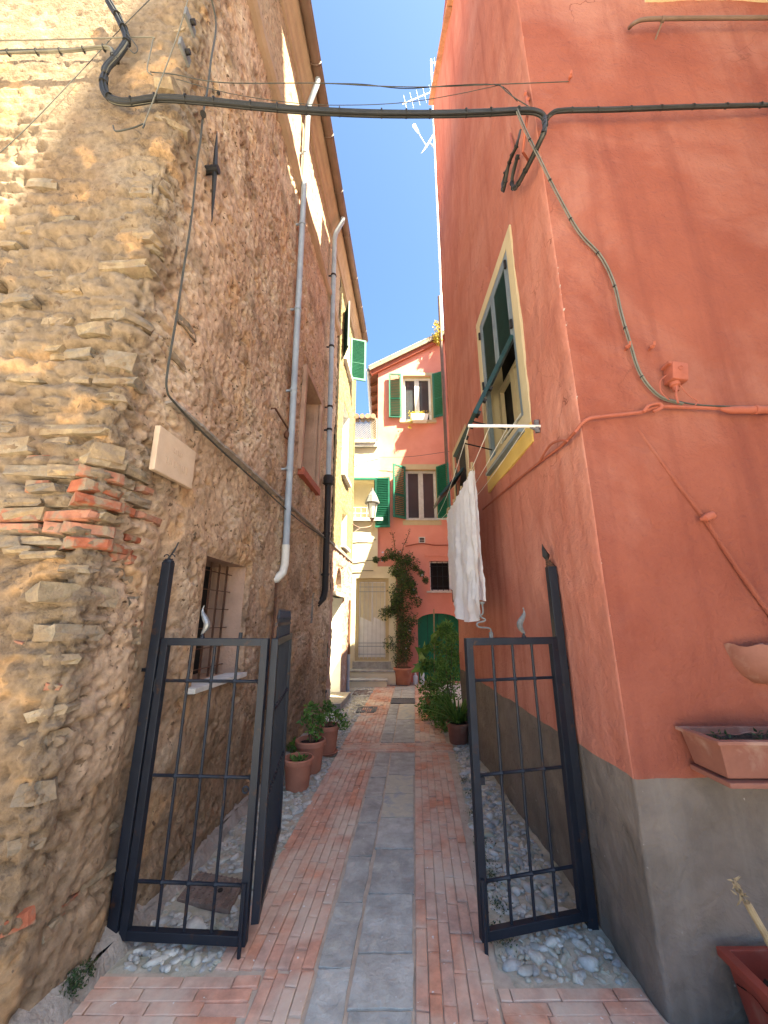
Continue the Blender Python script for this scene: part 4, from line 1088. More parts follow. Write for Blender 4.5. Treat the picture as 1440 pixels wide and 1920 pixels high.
# tilted flaps (hinged at their top edge), one per leaf
for (a0, a1, lab) in ((y0 + .05, ym - .006, 'nearer'), (ym + .006, y1 - .05, 'farther')):
    ang = math.radians(26.3); L_ = zs_ - z0 - .06
    dn = Vector((0, 0, -math.cos(ang))) + NR * math.sin(ang); out = NR * math.cos(ang) + UP * math.sin(ang)
    o_ = wall_r((a0 + a1) / 2, zs_, .02); m = MB(); w = a1 - a0
    for (x, l0, l1, ww) in ((-w / 2 + .025, 0, L_, .05), (w / 2 - .025, 0, L_, .05)):
        m.box(o_ + DR * x + dn * ((l0 + l1) / 2), (ww, l1 - l0, .035), (DR, dn, out))
    for l in (.03, L_ - .03): m.box(o_ + dn * l, (w - .1, .06, .035), (DR, dn, out))
    fl = m.build('flap', M['dkgreen'], t, bevel=.002)
    m = MB()
    for k in range(16):
        l = .07 + (L_ - .14) * (k + .5) / 16; m.box(o_ + dn * l, (w - .1, .034, .006), (DR, (dn * .78 + out * .62).normalized(), (out * .78 - dn * .62).normalized()))
    tag(m.build('louvers', M['dkgreen'], fl), kind='stuff')
    b = MB(); b.bar(o_ + dn * (L_ * .8) + DR * (w / 2 - .03), wall_r((a0 + a1) / 2 + w / 2 - .03, z0 + .22, .0), .01); b.build('stay', M['ironrough'], fl)
    for k in range(3):
        b = MB(); b.box(o_ + dn * (L_ * (.66 + .15 * k)) - out * .03 + DR * (-w / 2 + .03), (.03, .03, .03), (DR, dn, out)); b.build('catch', M['ironrough'], fl)
# second alley window farther on, mostly behind the washing
W2 = (4.95, 5.75, 3.05, 4.15)
t = frame(WR, 4.85, 5.85, 2.95, 4.2, .1, .016, .03, M['trim'], RH, 'window'); tag(t, 'farther alley window with dark flap, mostly behind the washing')
panel(WR, *W2, .006, .02, M['dark'], t, 'pane')
ang = math.radians(40); dn = Vector((0, 0, -math.cos(ang))) + NR * math.sin(ang); out = NR * math.cos(ang) + UP * math.sin(ang)
o_ = wall_r(5.35, 3.62, .03); m = MB(); m.box(o_ + dn * .27, (.62, .54, .03), (DR, dn, out)); m.build('flap', M['dkgreen'], t, bevel=.003)
# cream sill band of the upper front window
WB = panel(WRF, 2.28, 4.2, 6.79, 6.93, .05, .08, M['trim'], RH, 'window_sill', .004)

# ================================================================== HOUSES THAT CLOSE THE ALLEY
def ex(px, py): p = at_y(px, py, YE); return p.x, p.z
PH = thing('salmon_house', 'narrow salmon house with green shutters closing the alley', 'building', (.8, YE, 0))
xl, xr = ex(708, 900)[0], 2.9
zl, zt = ex(694, 690)[1] - .1, ex(822, 634)[1]
xt = ex(822, 634)[0]
slope = (zt - zl) / (xt - (xl - .25))
def zroof(x): return zl + slope * (x - (xl - .25))
w1 = (ex(757, 0)[0], 0, 0, 0)
def ebox(px0, py0, px1, py1):
    a = ex((px0 + px1) / 2, py1); b = ex((px0 + px1) / 2, py0); return ex(px0, (py0 + py1) / 2)[0], ex(px1, (py0 + py1) / 2)[0], a[1], b[1]
E1 = ebox(756, 706, 809, 788); E2 = ebox(761, 881, 819, 974); E3 = ebox(806, 1052, 846, 1108); EG = ebox(784, 1150, 846, 1274)
EG = (EG[0], EG[1] + .25, .0, EG[3])
def pos_e(S, Z): return np.stack([S, np.full(len(S), YE), Z], 1), np.tile(np.array([0, -1., 0]), (len(S), 1))
def disp_e(P, S, Z): return fbm(P, 1.2, 2, 3) * .015 + fbm(P, 7, 3, 8) * .004
ztop = zroof(xl) - .12
xq = at_y(743, 1180, YE - .12).x; zlow = at_y(735, 1062, YE - .12).z
FWL = grid_wall('front_wall', pos_e, np.arange(xl, xr + .01, .06), np.arange(-.02, ztop + .001, .06), [E1, E2, E3, EG, (xl, round(xq - .02, 4), -.02, zlow - .05)], disp_e, M['pink'], PH)
m = MB(); m.prism([(xl, YE + .004, ztop - .1), (xr, YE + .004, ztop - .1), (xr, YE + .004, zroof(xr) - .12), (xl, YE + .004, zroof(xl) - .12)], (0, .3, 0)); m.build('gable', M['pink'], PH)
m = MB(); m.prism([(xl, YE + .35, 0), (xr, YE + .35, 0), (xr, YE + 5, 0), (xl, YE + 5, 0)], (0, 0, ztop)); m.build('inner_wall', M['pink'], PH)
m = MB(); m.bb((xl, YE + .003, zlow), (xl + .03, YE + .36, ztop)); m.build('corner', M['pink'], PH)
# roof slab with pale verge, rafters and side gutter
y0, y1 = YE - .12, YE + 5
xa, xb = xl - .28, xr
m = MB(); m.add([(xa, y0, zroof(xa)), (xb, y0, zroof(xb)), (xb, y1, zroof(xb)), (xa, y1, zroof(xa)), (xa, y0, zroof(xa) - .06), (xb, y0, zroof(xb) - .06), (xb, y1, zroof(xb) - .06), (xa, y1, zroof(xa) - .06)],
                [(0, 1, 2, 3), (4, 7, 6, 5), (0, 4, 5, 1), (1, 5, 6, 2), (2, 6, 7, 3), (3, 7, 4, 0)]); rf = m.build('roof', M['wood'], PH)
k = 0; x = xa
while x < xb - .1:
    mm = MB(); d = Vector((1, 0, slope)).normalized(); c = Vector((x + .17, y0 + .02, zroof(x + .17) + .05)); mm.tube([c - d * .19, c + d * .19], .075, 8); mm.build('verge_tile', M['rooflight'], rf, smooth=True); x += .35
mm = MB(); mm.bar((xa, y0 - .03, zroof(xa) - .03), (xb, y0 - .03, zroof(xb) - .03), .05, .10); mm.build('verge_board', M['rooflight'], rf)
mm = MB(); mm.bar((xa + .05, YE - .05, zroof(xa + .05) - .15), (xb, YE - .05, zroof(xb) - .15), .1, .14); mm.build('verge_moulding', M['redpaint'], rf)
for k in range(7):
    mm = MB(); yy = YE + .1 + .6 * k; mm.bar((xa + .02, yy, zroof(xa + .02) - .12), (xl + .02, yy, zroof(xl + .02) - .12), .09, .11); mm.build('rafter', M['wood'], rf)
mm = MB(); mm.tube([(xa - .04, y0, zroof(xa) - .04), (xa - .04, y1, zroof(xa) - .04)], .06, 8); mm.build('gutter', M['zinc'], rf, smooth=True)

def casement(parent, B, label, dep=.16, mat='white', fw=.07, glass='glass'):
    t = recess(WE, *B, dep, M['trim'], parent, 'window'); tag(t, label)
    panel(WE, B[0], B[1], B[2], B[3], -dep + .015, .02, M[glass], t, 'pane')
    xm = (B[0] + B[1]) / 2
    frame(WE, B[0] + .003, xm - .002, B[2] + .003, B[3] - .003, fw, -dep + .06, .04, M[mat], t, 'casement', .003); frame(WE, xm + .002, B[1] - .003, B[2] + .003, B[3] - .003, fw, -dep + .06, .04, M[mat], t, 'casement', .003)
    return t
t = casement(PH, E1, 'upper window with white casements and yellow flower box')
frame(WE, E1[0] - .11, E1[1] + .11, E1[2] - .11, E1[3] + .13, .105, .02, .03, M['trim'], t, 'band')
panel(WE, E1[0] - .12, E1[1] + .12, E1[2] - .10, E1[2] - .02, .07, .1, M['trim'], t, 'sill')
shutter(t, (E1[0] - .05, YE - .07, 0), Vector((-1, -.06, 0)), .40, *ebox(724, 703, 750, 785)[2:], M['green_lt'])
shutter(t, (E1[1] + .04, YE - .05, 0), Vector((.90, -.43, 0)), .40, *ebox(724, 703, 750, 785)[2:], M['green_lt'])
t = casement(PH, E2, 'lower window with grey casements between dark green shutters', mat='marble')
panel(WE, E2[0] - .1, E2[1] + .1, E2[3] + .01, E2[3] + .17, .02, .03, M['trim'], t, 'lintel_band'); panel(WE, E2[0] - .1, E2[1] + .1, E2[2] - .17, E2[2] - .03, .02, .03, M['trim'], t, 'sill_band')
panel(WE, E2[0] - .02, E2[1] + .02, E2[2] - .03, E2[2] + .0, .06, .1, M['marble'], t, 'sill')
zz = ebox(735, 876, 760, 974)[2:]
shutter(t, (E2[0] - .01, YE - .03, 0), Vector((-.80, -.60, 0)), .46, *zz, M['green'])
shutter(t, (E2[1] + .01, YE - .03, 0), Vector((.66, -.75, 0)), .46, *zz, M['green'])
t = recess(WE, *E3, .2, M['pink'], PH, 'window'); tag(t, 'small barred window above the green door')
panel(WE, *E3, -.18, .02, M['dark'], t, 'pane'); frame(WE, E3[0] + .003, E3[1] - .003, E3[2] + .003, E3[3] - .003, .035, -.12, .05, M['white'], t)
panel(WE, E3[0] - .1, E3[1] + .05, E3[2] - .05, E3[2] - .004, .1, .12, M['marble'], t, 'sill')
for k in range(4):
    b = MB(); xx = E3[0] + (E3[1] - E3[0]) * (k + .5) / 4; b.bar((xx, YE + .08, E3[2]), (xx, YE + .08, E3[3]), .014); b.build('bar', M['iron'], t)
for k in range(3):
    b = MB(); zz_ = E3[2] + (E3[3] - E3[2]) * (k + .5) / 3; b.bar((E3[0], YE + .07, zz_), (E3[1], YE + .07, zz_), .014); b.build('crossbar', M['iron'], t)
# frame of the recessed panel round the small window
panel(WE, E3[0] - .14, E3[1] + .2, E3[3] + .14, E3[3] + .2, .03, .05, M['pink'], PH, 'hood')
# green arched door
t = recess(WE, *EG, .22, M['pink'], PH, 'garage_door'); tag(t, 'wide plain green arched door')
panel(WE, *EG, -.16, .04, M['doorgreen'], t, 'leaf')
m = MB(); xm = (EG[0] + EG[1]) / 2; ra = (EG[1] - EG[0]) / 2; n = 14; prev = None
pts = [(xm + ra * math.cos(math.pi * k / n) * (-1), EG[3] - .2 + .2 * math.sin(math.pi * k / n)) for k in range(n + 1)]
for k in range(n): m.prism([(pts[k][0], YE - .004, pts[k][1]), (pts[k + 1][0], YE - .004, pts[k + 1][1]), (pts[k + 1][0], YE - .004, EG[3] + .02), (pts[k][0], YE - .004, EG[3] + .02)], (0, .2, 0))
m.build('arch', M['pink'], t)
b = MB(); b.lathe(Vector((ex(787, 1215)[0], YE + .10, ex(787, 1212)[1])), [(.01, -.02), (.025, 0), (.01, .02)], 8); b.build('knob', M['silver'], t)
for k in range(1, 4):
    b = MB(); xx = EG[0] + (EG[1] - EG[0]) * k / 4; b.bar((xx, YE + .158, 0), (xx, YE + .158, EG[3] - .02), .012, .004, Vector((0, 1, 0))); b.build('joint', M['dkgreen'], t)
b = ebox(785, 1007, 797, 1018); t = frame(WE, *b, .025, .025, .03, M['marble'], PH, 'vent'); panel(WE, *b, .008, .02, M['dark'], t, 'back')
for k in range(4):
    q = MB(); z_ = b[2] + (b[3] - b[2]) * (k + .5) / 4; q.bar((b[0], YE - .018, z_), (b[1], YE - .018, z_), .012, .008); q.build('slat', M['marble'], t)
# right hand drainpipe (violet grey) and neighbouring wall strip
pd = [at_y(824, 570, YE - .3), at_y(833, 700, YE - .3), at_y(841, 845, YE - .3)]
pipe('drainpipe', [pd[0] + Vector((0, 0, .3)), Vector((pd[0].x, YE - .3, 6.2)), Vector((pd[0].x + .03, YE - .3, 2.0))], .05, 'copper', PH, clamps=())
pipe('gas_pipe', spline([at_y(760, 1024, YE - .03), at_y(790, 1019, YE - .03), at_y(815, 1022, YE - .03), at_y(845, 1022, YE - .03)], 4), .018, 'redpaint', PH, 6)

# cream house
YC = YE - .12
WC = lambda x, z, off=0.0: Vector((x, YC - off, z))
CH = thing('cream_house', 'cream house with white door and roof terrace at the alley end', 'building', (-.6, YC, 0))
def cbox(px0, py0, px1, py1):
    a = at_y((px0 + px1) / 2, py1, YC); b = at_y((px0 + px1) / 2, py0, YC); return at_y(px0, (py0 + py1) / 2, YC).x, at_y(px1, (py0 + py1) / 2, YC).x, a.z, b.z
xc0, xc1 = -2.6, xl + .01
zc = at_y(690, 838, YC).z
CD = cbox(666, 1084, 729, 1240); CW = cbox(657, 899, 702, 972)
CW = (CW[0] - .2, CW[1], CW[2], CW[3])
def pos_c(S, Z): return np.stack([S, np.full(len(S), YC), Z], 1), np.tile(np.array([0, -1., 0]), (len(S), 1))
grid_wall('front_wall', pos_c, np.append(np.arange(xc0, xc1, .06), xc1), np.arange(zlow, zc + .001, .06), [CW], disp_e, M['cream'], CH)
grid_wall('front_wall', pos_c, np.append(np.arange(xc0, xq, .06), xq), np.append(np.arange(-.02, zlow, .06), zlow), [CD], disp_e, M['cream'], CH)
m = MB(); m.bb((xq - .03, YC + .002, 0), (xq + .002, YC + .2, zlow)); m.bb((xc1 - .1, YC + .003, zlow - .03), (xq + .001, YC + .2, zlow)); m.build('return', M['cream'], CH)
m = MB(); m.prism([(xc0, YC + .4, 0), (xc1, YC + .4, 0), (xc1, YC + 4, 0), (xc0, YC + 4, 0)], (0, 0, zc - .1)); m.build('inner_wall', M['cream'], CH)
m = MB(); m.bb((xc1 - .03, YC + .002, zlow), (xc1 + .002, YC + .3, zc)); m.build('corner', M['cream'], CH)
m = MB(); m.bb((xc0, YC - .08, zc - .02), (xc1 - .01, YC + 4, zc + .09)); m.build('terrace_slab', M['marble'], CH, bevel=.01)
t = recess(WC, *CW, .5, M['cream'], CH, 'loggia'); tag(t, 'open loggia with green head frame and small railing')
panel(WC, *CW, -.49, .02, M['white'], t, 'back')
m = MB(); m.bb((CW[0], YC - .03, CW[3] - .01), (CW[1] + .05, YC + .04, CW[3] + .06)); m.bb((CW[1] - .01, YC - .03, CW[2]), (CW[1] + .05, YC + .04, CW[3] - .012)); m.build('frame', M['green_lt'], t)
panel(WC, CW[0], CW[1] + .25, CW[2] - .09, CW[2] - .0, .12, .2, M['marble'], t, 'sill')
for k, py in enumerate((971, 981)):
    b = MB(); z_ = CW[2] + .12 + .17 * k; b.tube([(CW[0], YC - .1, z_), (CW[1] - .02, YC - .1, z_)], .012, 6); b.build('rail', M['marble'], t)
for k in range(4):
    b = MB(); xx = CW[0] + .35 + (CW[1] - CW[0] - .4) * k / 3; b.tube([(xx, YC - .1, CW[2]), (xx, YC - .1, CW[2] + .3)], .01, 6); b.build('baluster', M['marble'], t)
zz = cbox(703, 897, 730, 990)[2:]
shutter(t, (CW[1] + .03, YC - .06, 0), Vector((1, -.12, 0)), .42, *zz, M['green'])
# door with glazed lace panels and iron grille
t = recess(WC, *CD, .2, M['cream'], CH, 'front_door'); tag(t, 'white double door with lace curtains behind iron grille')
panel(WC, *CD, -.15, .04, M['white'], t, 'leaf')
frame(WC, CD[0], CD[1], CD[2], CD[3], .09, -.10, .05, M['trim'], t, 'frame', .004)
xm = (CD[0] + CD[1]) / 2; H = CD[3] - CD[2]
for s in (-1, 1):
    a0, a1 = (CD[0] + .11, xm - .02) if s < 0 else (xm + .02, CD[1] - .11)
    c = MB(); ncr = 18
    for k in range(ncr):
        xa_, xb_ = a0 + (a1 - a0) * k / ncr, a0 + (a1 - a0) * (k + 1) / ncr; oa, ob = (.012 * (k % 2), .012 * ((k + 1) % 2))
        c.add([(xa_, YC + .145 - oa, CD[2] + H * .42), (xb_, YC + .145 - ob, CD[2] + H * .42), (xb_, YC + .145 - ob, CD[3] - .12), (xa_, YC + .145 - oa, CD[3] - .12)], [(0, 1, 2, 3)])
    c.build('lace_curtain', M['cream'], t, fix=False)
    frame(WC, a0, a1, CD[2] + .05, CD[2] + H * .38, .04, -.145, .03, M['white'], t, 'lower_panel', .003)
    b = MB(); b.prism([(a0, YC + .13, CD[2] + H * .40), (a1, YC + .13, CD[2] + H * .40), (a1, YC + .13, CD[2] + H * .46), (a0 + .02, YC + .13, CD[2] + H * .52)], (0, .015, 0)); b.build('carved_rail', M['white'], t)
for k in range(7):
    b = MB(); xx = CD[0] + .12 + (CD[1] - CD[0] - .24) * k / 6; b.bar((xx, YC + .06, CD[2] + .05), (xx, YC + .06, CD[3] - .1), .012); b.build('grille_bar', M['marble'], t)
for fz in (.08, .17, .21, .83, .89):
    b = MB(); z_ = CD[2] + H * fz; b.bar((CD[0] + .09, YC + .05, z_), (CD[1] - .09, YC + .05, z_), .014); b.build('grille_rail', M['zinc'], t)
# steps: two slate treads on cream risers
zs1 = CD[2]
def step(px0, px1, z0, z1, yf, lab=None):
    x0, x1 = at_y(px0, 1260, yf).x, at_y(px1, 1260, yf).x
    m = MB(); m.bb((x0, yf, z0), (x1, YC + .01, z1 - .04)); s = m.build('step', M['cream'], CH, bevel=.006)
    m = MB(); m.bb((x0 - .02, yf - .03, z1 - .04), (x1 + .02, YC + .012, z1)); m.build('tread', M['slate'], s, bevel=.004)
step(640, 742, -.02, zs1 * .66, YC - .36); step(640, 725, -.02, zs1 * .33, YC - .68)
panel(WC, CD[0] - .05, CD[1] + .05, zs1 * .66, zs1 - .004, .03, .2, M['slate'], CH, 'threshold')
for (pa, pb, o) in (((660, 1014), (705, 1012), 0), ((660, 1052), (720, 1050), 1), ((660, 1070), (700, 1070), 2)):
    b = MB(); b.tube([at_y(*pa, YC - .03), at_y(*pb, YC - .03)], .009, 5); b.build('wall_wire', M['cable'], CH)
# mailbox beside the door
MX = thing('mailbox', 'small black letterbox on the cream wall beside the vine', 'mailbox', at_y(741, 1137, YC))
b = cbox(733, 1125, 750, 1151); m = MB(); m.bb((b[0], YC - .13, b[2]), (b[1], YC - .01, b[3])); m.build('case', M['ironrough'], MX, bevel=.01); m = MB(); m.bb((b[0] - .01, YC - .15, b[3] - .07), (b[1] + .01, YC - .0, b[3] + .02)); m.build('lid', M['ironrough'], MX, bevel=.01)
# terrace: lattice, flower trough, tiled coping
TL = thing('lattice_screen', 'white diagonal lattice screen on the roof terrace of the cream house', 'lattice', at_y(684, 820, YC))
zb, zt2 = zc + .26, at_y(684, 784, YC).z; xa, xb = -1.35, xl - .03; yl = YC + .05
m = MB()
for (p, q) in (((xa, zb), (xb, zb)), ((xa, zt2), (xb, zt2)), ((xb, zb), (xb, zt2)), ((xa, zb), (xa, zt2))): m.bar((p[0], yl, p[1]), (q[0], yl, q[1]), .045)
m.build('frame', M['lattice'], TL)
n = 15
for s in (1, -1):
    for k in range(-9, n):
        h = zt2 - zb; x0 = xa + (xb - xa) * k / n; x1 = x0 + h
        A = [x0, zb]; B = [x1, zt2]
        if A[0] < xa: A = [xa, zb + (xa - x0)]
        if B[0] > xb: B = [xb, zt2 - (x1 - xb)]
        if A[0] >= B[0] - .02: continue
        f = (lambda z: z) if s > 0 else (lambda z: zb + zt2 - z)
        b = MB(); b.bar((A[0], yl - .012 * s, f(A[1])), (B[0], yl - .012 * s, f(B[1])), .012, .03, Vector((0, 1, 0))); b.build('slat', M['lattice'], TL)
x = xa
while x < xb:
    b = MB(); b.tube([(x, yl - .1, zt2 + .05), (x, yl + .25, zt2 + .10)], .08, 8); b.build('coping_tile', M['tile'], TL, smooth=True); x += .17

# ---------------------------------------------------------------- unseen houses, shaped for the shadows they cast
NH = thing('shading_house', 'unseen house added behind the red house to shade the salmon front', 'building', (4, 8.6, 0))  # added out of sight to shade the salmon front and yellow wall
m = MB(); m.prism([(2.3, 8.7, 0), (2.3, 8.7, 7.8), (3.9, 8.7, 12.1), (4.7, 8.7, 15.3), (9, 8.7, 15.3), (9, 8.7, 0)], (0, .3, 0)); m.build('wall', M['red'], NH)
m = MB(); m.prism([(2.2, 6.3, 0), (2.2, 8.69, 0), (8, 8.69, 0), (8, 6.3, 0)], (0, 0, 6.2)); m.build('wing', M['red'], NH)
TH = thing('street_house', 'tall house across the street behind the viewer', 'building', (7, -3, 0))
m = MB(); m.prism([(3.08, -.60, 0), (10, -.60, 0), (10, -7.52, 0)], (0, 0, 19.0)); m.build('wall', M['cream'], TH)  # three-sided plan and height set for its slanting shadow
m = MB(); m.prism([(3.08, -.60, 19), (10, -.60, 19), (10, -7.52, 19)], (0, 0, .12)); m.build('roof', M['tile'], TH)

# ================================================================== IRON GATES
def gpost(loc, h, label, tip):
    t = thing('gate_post', label, 'gate post', loc)
    m = MB(); m.bb((loc[0] - .028, loc[1] - .028, -.02), (loc[0] + .028, loc[1] + .028, h)); m.build('post', M['iron'], t, bevel=.004)
    x, y = loc[0], loc[1]
    if tip == 'wire':
        m = MB(); m.tube(spline([(x - .01, y, h), (x - .005, y, h + .03), (x + .025, y, h + .07), (x + .045, y, h + .13), (x + .03, y, h + .09), (x + .01, y, h + .05), (x, y, h + .02)], 4), .004, 6); m.build('loop_finial', M['iron'], t)
        for s in (-1, 1):
            m = MB(); m.tube([Vector((x + s * (.018 + .016 * math.cos(a / 8 * 5.2)), y, h + .035 + .016 * math.sin(a / 8 * 5.2))) for a in range(9)], .0035, 6); m.build('scroll', M['iron'], t)
        m = MB(); m.lathe((x, y, h), [(.033, 0), (.03, .012), (.012, .022)], 10); m.build('cap', M['iron'], t)
    else:
        m = MB()
        for k in range(4): m.lathe((x - .004 * k, y, h + .012 * k), [(.03 - .004 * k, 0), (.03 - .004 * k, .006), (.018, .011)], 10)
        m.build('collar', M['rust'], t)
        m = MB(); m.tube([(x - .015, y, h + .045), (x - .022, y, h + .075), (x - .035, y, h + .12), (x - .04, y, h + .155)], [.010, .026, .012, .001], 4); m.build('spearhead', M['ironrough'], t)
    m = MB(); sx = -1 if loc[0] < 0 else 1
    for z in (.35, 1.3): m.bar((x, y, z), (x + sx * .07, y + .02, z), .02)
    m.build('wall_tie', M['iron'], t)
    return t
PLx, PLy, PRx, PRy = -1.372, 2.46, 1.118, 2.60
gpost((PLx, PLy, 0), 1.94, 'tall square gate post against the stone house with thin wire loop finial', 'wire')
gpost((PRx, PRy, 0), 1.93, 'tall square gate post against the red house with broken spear finial', 'spear')
def flame(t, p, h=.16, mirror=1, mat='silver'):
    m = MB(); pts = []; rs_ = []
    for k in range(11):
        u = k / 10; pts.append(Vector(p) + Vector((mirror * .022 * math.sin(u * 6.0 - .4) * (1 - .25 * u), 0, .02 + u * h))); rs_.append(.004 + .018 * math.sin(min(1, u * 1.15) * math.pi) ** .8 * (1 - .35 * u))
    m.tube(pts, rs_, 8); f = m.build('flame_finial', M[mat], t, smooth=True)
    m = MB(); m.lathe(p, [(.014, 0), (.014, .01), (.008, .014), (.006, .03)], 8); m.build('socket', M['iron'], f, smooth=True)
def leaf(A, B, z0, z1, label, nb=3, cross=(1.244, .758, .275), bw=.042, br=.0085, name='gate_leaf'):
    t = thing(name, label, 'gate', (A[0], A[1], 0), group='dark iron gate leaves')
    A3, B3 = Vector((A[0], A[1], 0)), Vector((B[0], B[1], 0)); d = (B3 - A3).normalized(); n = d.cross(UP); L_ = (B3 - A3).length
    ax = (d, n, UP)
    for a in (bw / 2, L_ - bw / 2):
        m = MB(); m.box(A3 + d * a + Vector((0, 0, (z0 + z1) / 2)), (bw, .04, z1 - z0), ax); m.build('stile', M['iron'], t, bevel=.003)
    for z in (z0 + bw / 2, z1 - bw / 2):
        m = MB(); m.box(A3 + d * (L_ / 2) + Vector((0, 0, z)), (L_ - 2 * bw, .038, bw), ax); m.build('rail', M['iron'], t, bevel=.003)
    if nb == 3:
        for z in (.28, 1.22):
            m = MB(); m.tube([A3 - d * .012 + n * .0 + Vector((0, 0, z - .035)), A3 - d * .012 + Vector((0, 0, z + .035))], .014, 8); m.build('hinge', M['iron'], t, smooth=True)
    for k in range(nb):
        a = bw + (L_ - 2 * bw) * (k + 1) / (nb + 1)
        m = MB(); m.tube([A3 + d * a + Vector((0, 0, z0 + bw)), A3 + d * a + Vector((0, 0, z1 - bw))], br, 8); m.build('bar', M['iron'], t, smooth=True)
    for z in cross:
        m = MB(); pts = []; rr = []
        for k in range(nb + 1):
            a0 = bw + (L_ - 2 * bw) * k / (nb + 1); a1 = bw + (L_ - 2 * bw) * (k + 1) / (nb + 1)
            for q, r in ((a0 + .012, .009), (a1 - .014, .009), (a1 - .004, .016)): pts.append(A3 + d * q + Vector((0, 0, z))); rr.append(r)
        pts.append(A3 + d * (L_ - bw) + Vector((0, 0, z))); rr.append(.009)
        m.tube(pts, rr, 8); m.build('crossbar', M['iron'], t, smooth=True)
    return t, A3, d, L_
t, A, d, L_ = leaf((-1.335, 2.458), (-.683, 2.418), .035, 1.482, 'left iron gate leaf hung on the post by the stone wall')
flame(t, A + d * (L_ * .37) + Vector((0, 0, 1.482)), .17)
m = MB(); m.tube([A + d * (L_ * .73) + Vector((0, 0, 1.482)), A + d * (L_ * .73) + Vector((0, 0, 1.515))], .012, 8); m.build('stub', M['iron'], t)
m = MB(); m.tube([A + d * (L_ - .025) + Vector((0, -.028, z)) for z in (-.015, .12, .3)], .010, 8); m.build('drop_bolt', M['iron'], t)
m = MB(); m.tube([A + d * (L_ - .05) + Vector((-.018 + .016 * math.cos(a), 0, .70 + .016 * math.sin(a))) for a in np.linspace(0, 6.28, 10)], .005, 6); m.build('ring', M['iron'], t)
t, A, d, L_ = leaf((1.092, 2.590), (.487, 2.443), .035, 1.482, 'right iron gate leaf in front of the red house')
flame(t, A + d * (L_ * .36) + Vector((0, 0, 1.482)), .16, -1, 'plate_grey')
b = A + d * (L_ * .72) + Vector((0, 0, 1.482)); pf_ = at_y(921.7, 1193, b.y); m = MB()
m.tube(spline([at_y(780 + X / 3, 960 + Y / 3, b.y) - pf_ + b for X, Y in ((425, 700), (425, 668), (412, 645), (362, 640), (345, 630), (350, 614), (384, 606), (389, 595), (362, 578), (378, 560), (375, 515))], 4), .0055, 6); m.build('bent_finial', M['plate_grey'], t)
m = MB(); m.lathe(b, [(.013, 0), (.013, .03), (.008, .035)], 8); m.build('socket', M['plate_grey'], t)
m = MB(); m.lathe(at_y(780 + 375 / 3, 960 + 515 / 3, b.y) - pf_ + b, [(.004, 0), (.014, .008), (.016, .02), (.006, .02)], 8); m.build('cup', M['plate_grey'], t)
m = MB(); m.tube([A + d * (L_ - .02) + Vector((0, -.028, z)) for z in (-.015, .12, .3)], .010, 8); m.build('drop_bolt', M['iron'], t)
m = MB(); m.box(A + d * (L_ - .055) + Vector((0, 0, .73)), (.03, .02, .035), (d, d.cross(UP), UP)); m.build('latch', M['iron'], t)
# third leaf folded back along the alley, close set bars with points
t, A, d, L_ = leaf((-.655, 2.44), (-.772, 3.33), .10, 1.478, 'folded back iron gate leaf with close pointed bars seen edge on', nb=11, cross=(1.06, .62), br=.0065)
for k in range(11):
    a = .042 + (L_ - .084) * (k + 1) / 12
    m = MB(); m.tube([A + d * a + Vector((0, 0, z)) for z in (1.47, 1.58, 1.60, 1.66)], [.008, .008, .013, .001], 6); m.build('spike', M['iron'], t)
m = MB(); m.bar(A + d * .03 + Vector((0, 0, 1.56)), A + d * (L_ - .02) + Vector((0, 0, 1.56)), .012, .02); m.build('top_rail', M['iron'], t)

# ================================================================== CABLES
def bundle(name, label, path, n, r, spread, mats, ties=.16, seed=0, group=None):
    """several cables running together with black ties; path = list of points"""
    rr = random.Random(seed); P = spline(path, 8); t = thing(name, label, 'cable', P[0], group)
    for k in range(n):
        ph = rr.uniform(0, 6.28); rad = spread * math.sqrt(rr.random()); tw = rr.uniform(-2, 2)
        m = MB(); pts = []
        for i, p in enumerate(P):
            dd = (P[min(i + 1, len(P) - 1)] - P[max(i - 1, 0)]).normalized(); x = dd.cross(UP)
            x = x.normalized() if x.length > 1e-3 else Vector((1, 0, 0)); y = x.cross(dd)
            a = ph + tw * i / len(P); pts.append(p + x * rad * math.cos(a) + y * rad * math.sin(a))
        m.tube(pts, r * rr.uniform(.7, 1.15), 7); m.build('strand', M[mats[k % len(mats)]], t, smooth=True)
    if ties:
        acc = 0; 
        for i in range(1, len(P)):
            acc += (P[i] - P[i - 1]).length
            if acc > ties:
                acc = rr.uniform(-.05, .05); dd = (P[i] - P[i - 1]).normalized()
                m = MB(); m.tube([P[i] - dd * .0035, P[i] + dd * .0035], spread + r * .95, 10)
                x = dd.cross(Vector((0, 1, 0))); m.bar(P[i] + UP * (spread + r), P[i] + UP * (spread + r + .014), .004); m.build('tie', M['cable_dk'], t)
    return t
yb = 1.80
main = [at_y(203, 0, yb), at_y(225, 38, yb), at_y(238, 75, yb), at_y(222, 105, yb), at_y(200, 130, yb), at_y(194, 158, yb), at_y(205, 182, yb), at_y(240, 190, yb), at_y(300, 183, yb), at_y(380, 188, yb), at_y(470, 197, 1.82), at_y(575, 206, 1.84), at_y(700, 212, 1.88), at_y(820, 213, 1.92), at_y(920, 210, 1.96), at_y(985, 207, 1.99), at_y(1012, 212, 2.0), at_y(1024, 226, 2.02)]
bundle('cable_bundle', 'thick dark cable bundle crossing the alley from house to house', main, 13, .0085, .020, ['cable_dk', 'cable', 'cable_dk', 'cable_dk', 'cable_lt'], .2, 3)
bundle('cable_bundle', 'grey cable bundle along the street front of the stone house', [at_y(-30, 100, yb), at_y(60, 98, yb), at_y(130, 96, yb), at_y(195, 90, yb), at_y(212, 98, yb), at_y(212, 120, yb)], 5, .0085, .014, ['cable_lt', 'cable'], .17, 4)
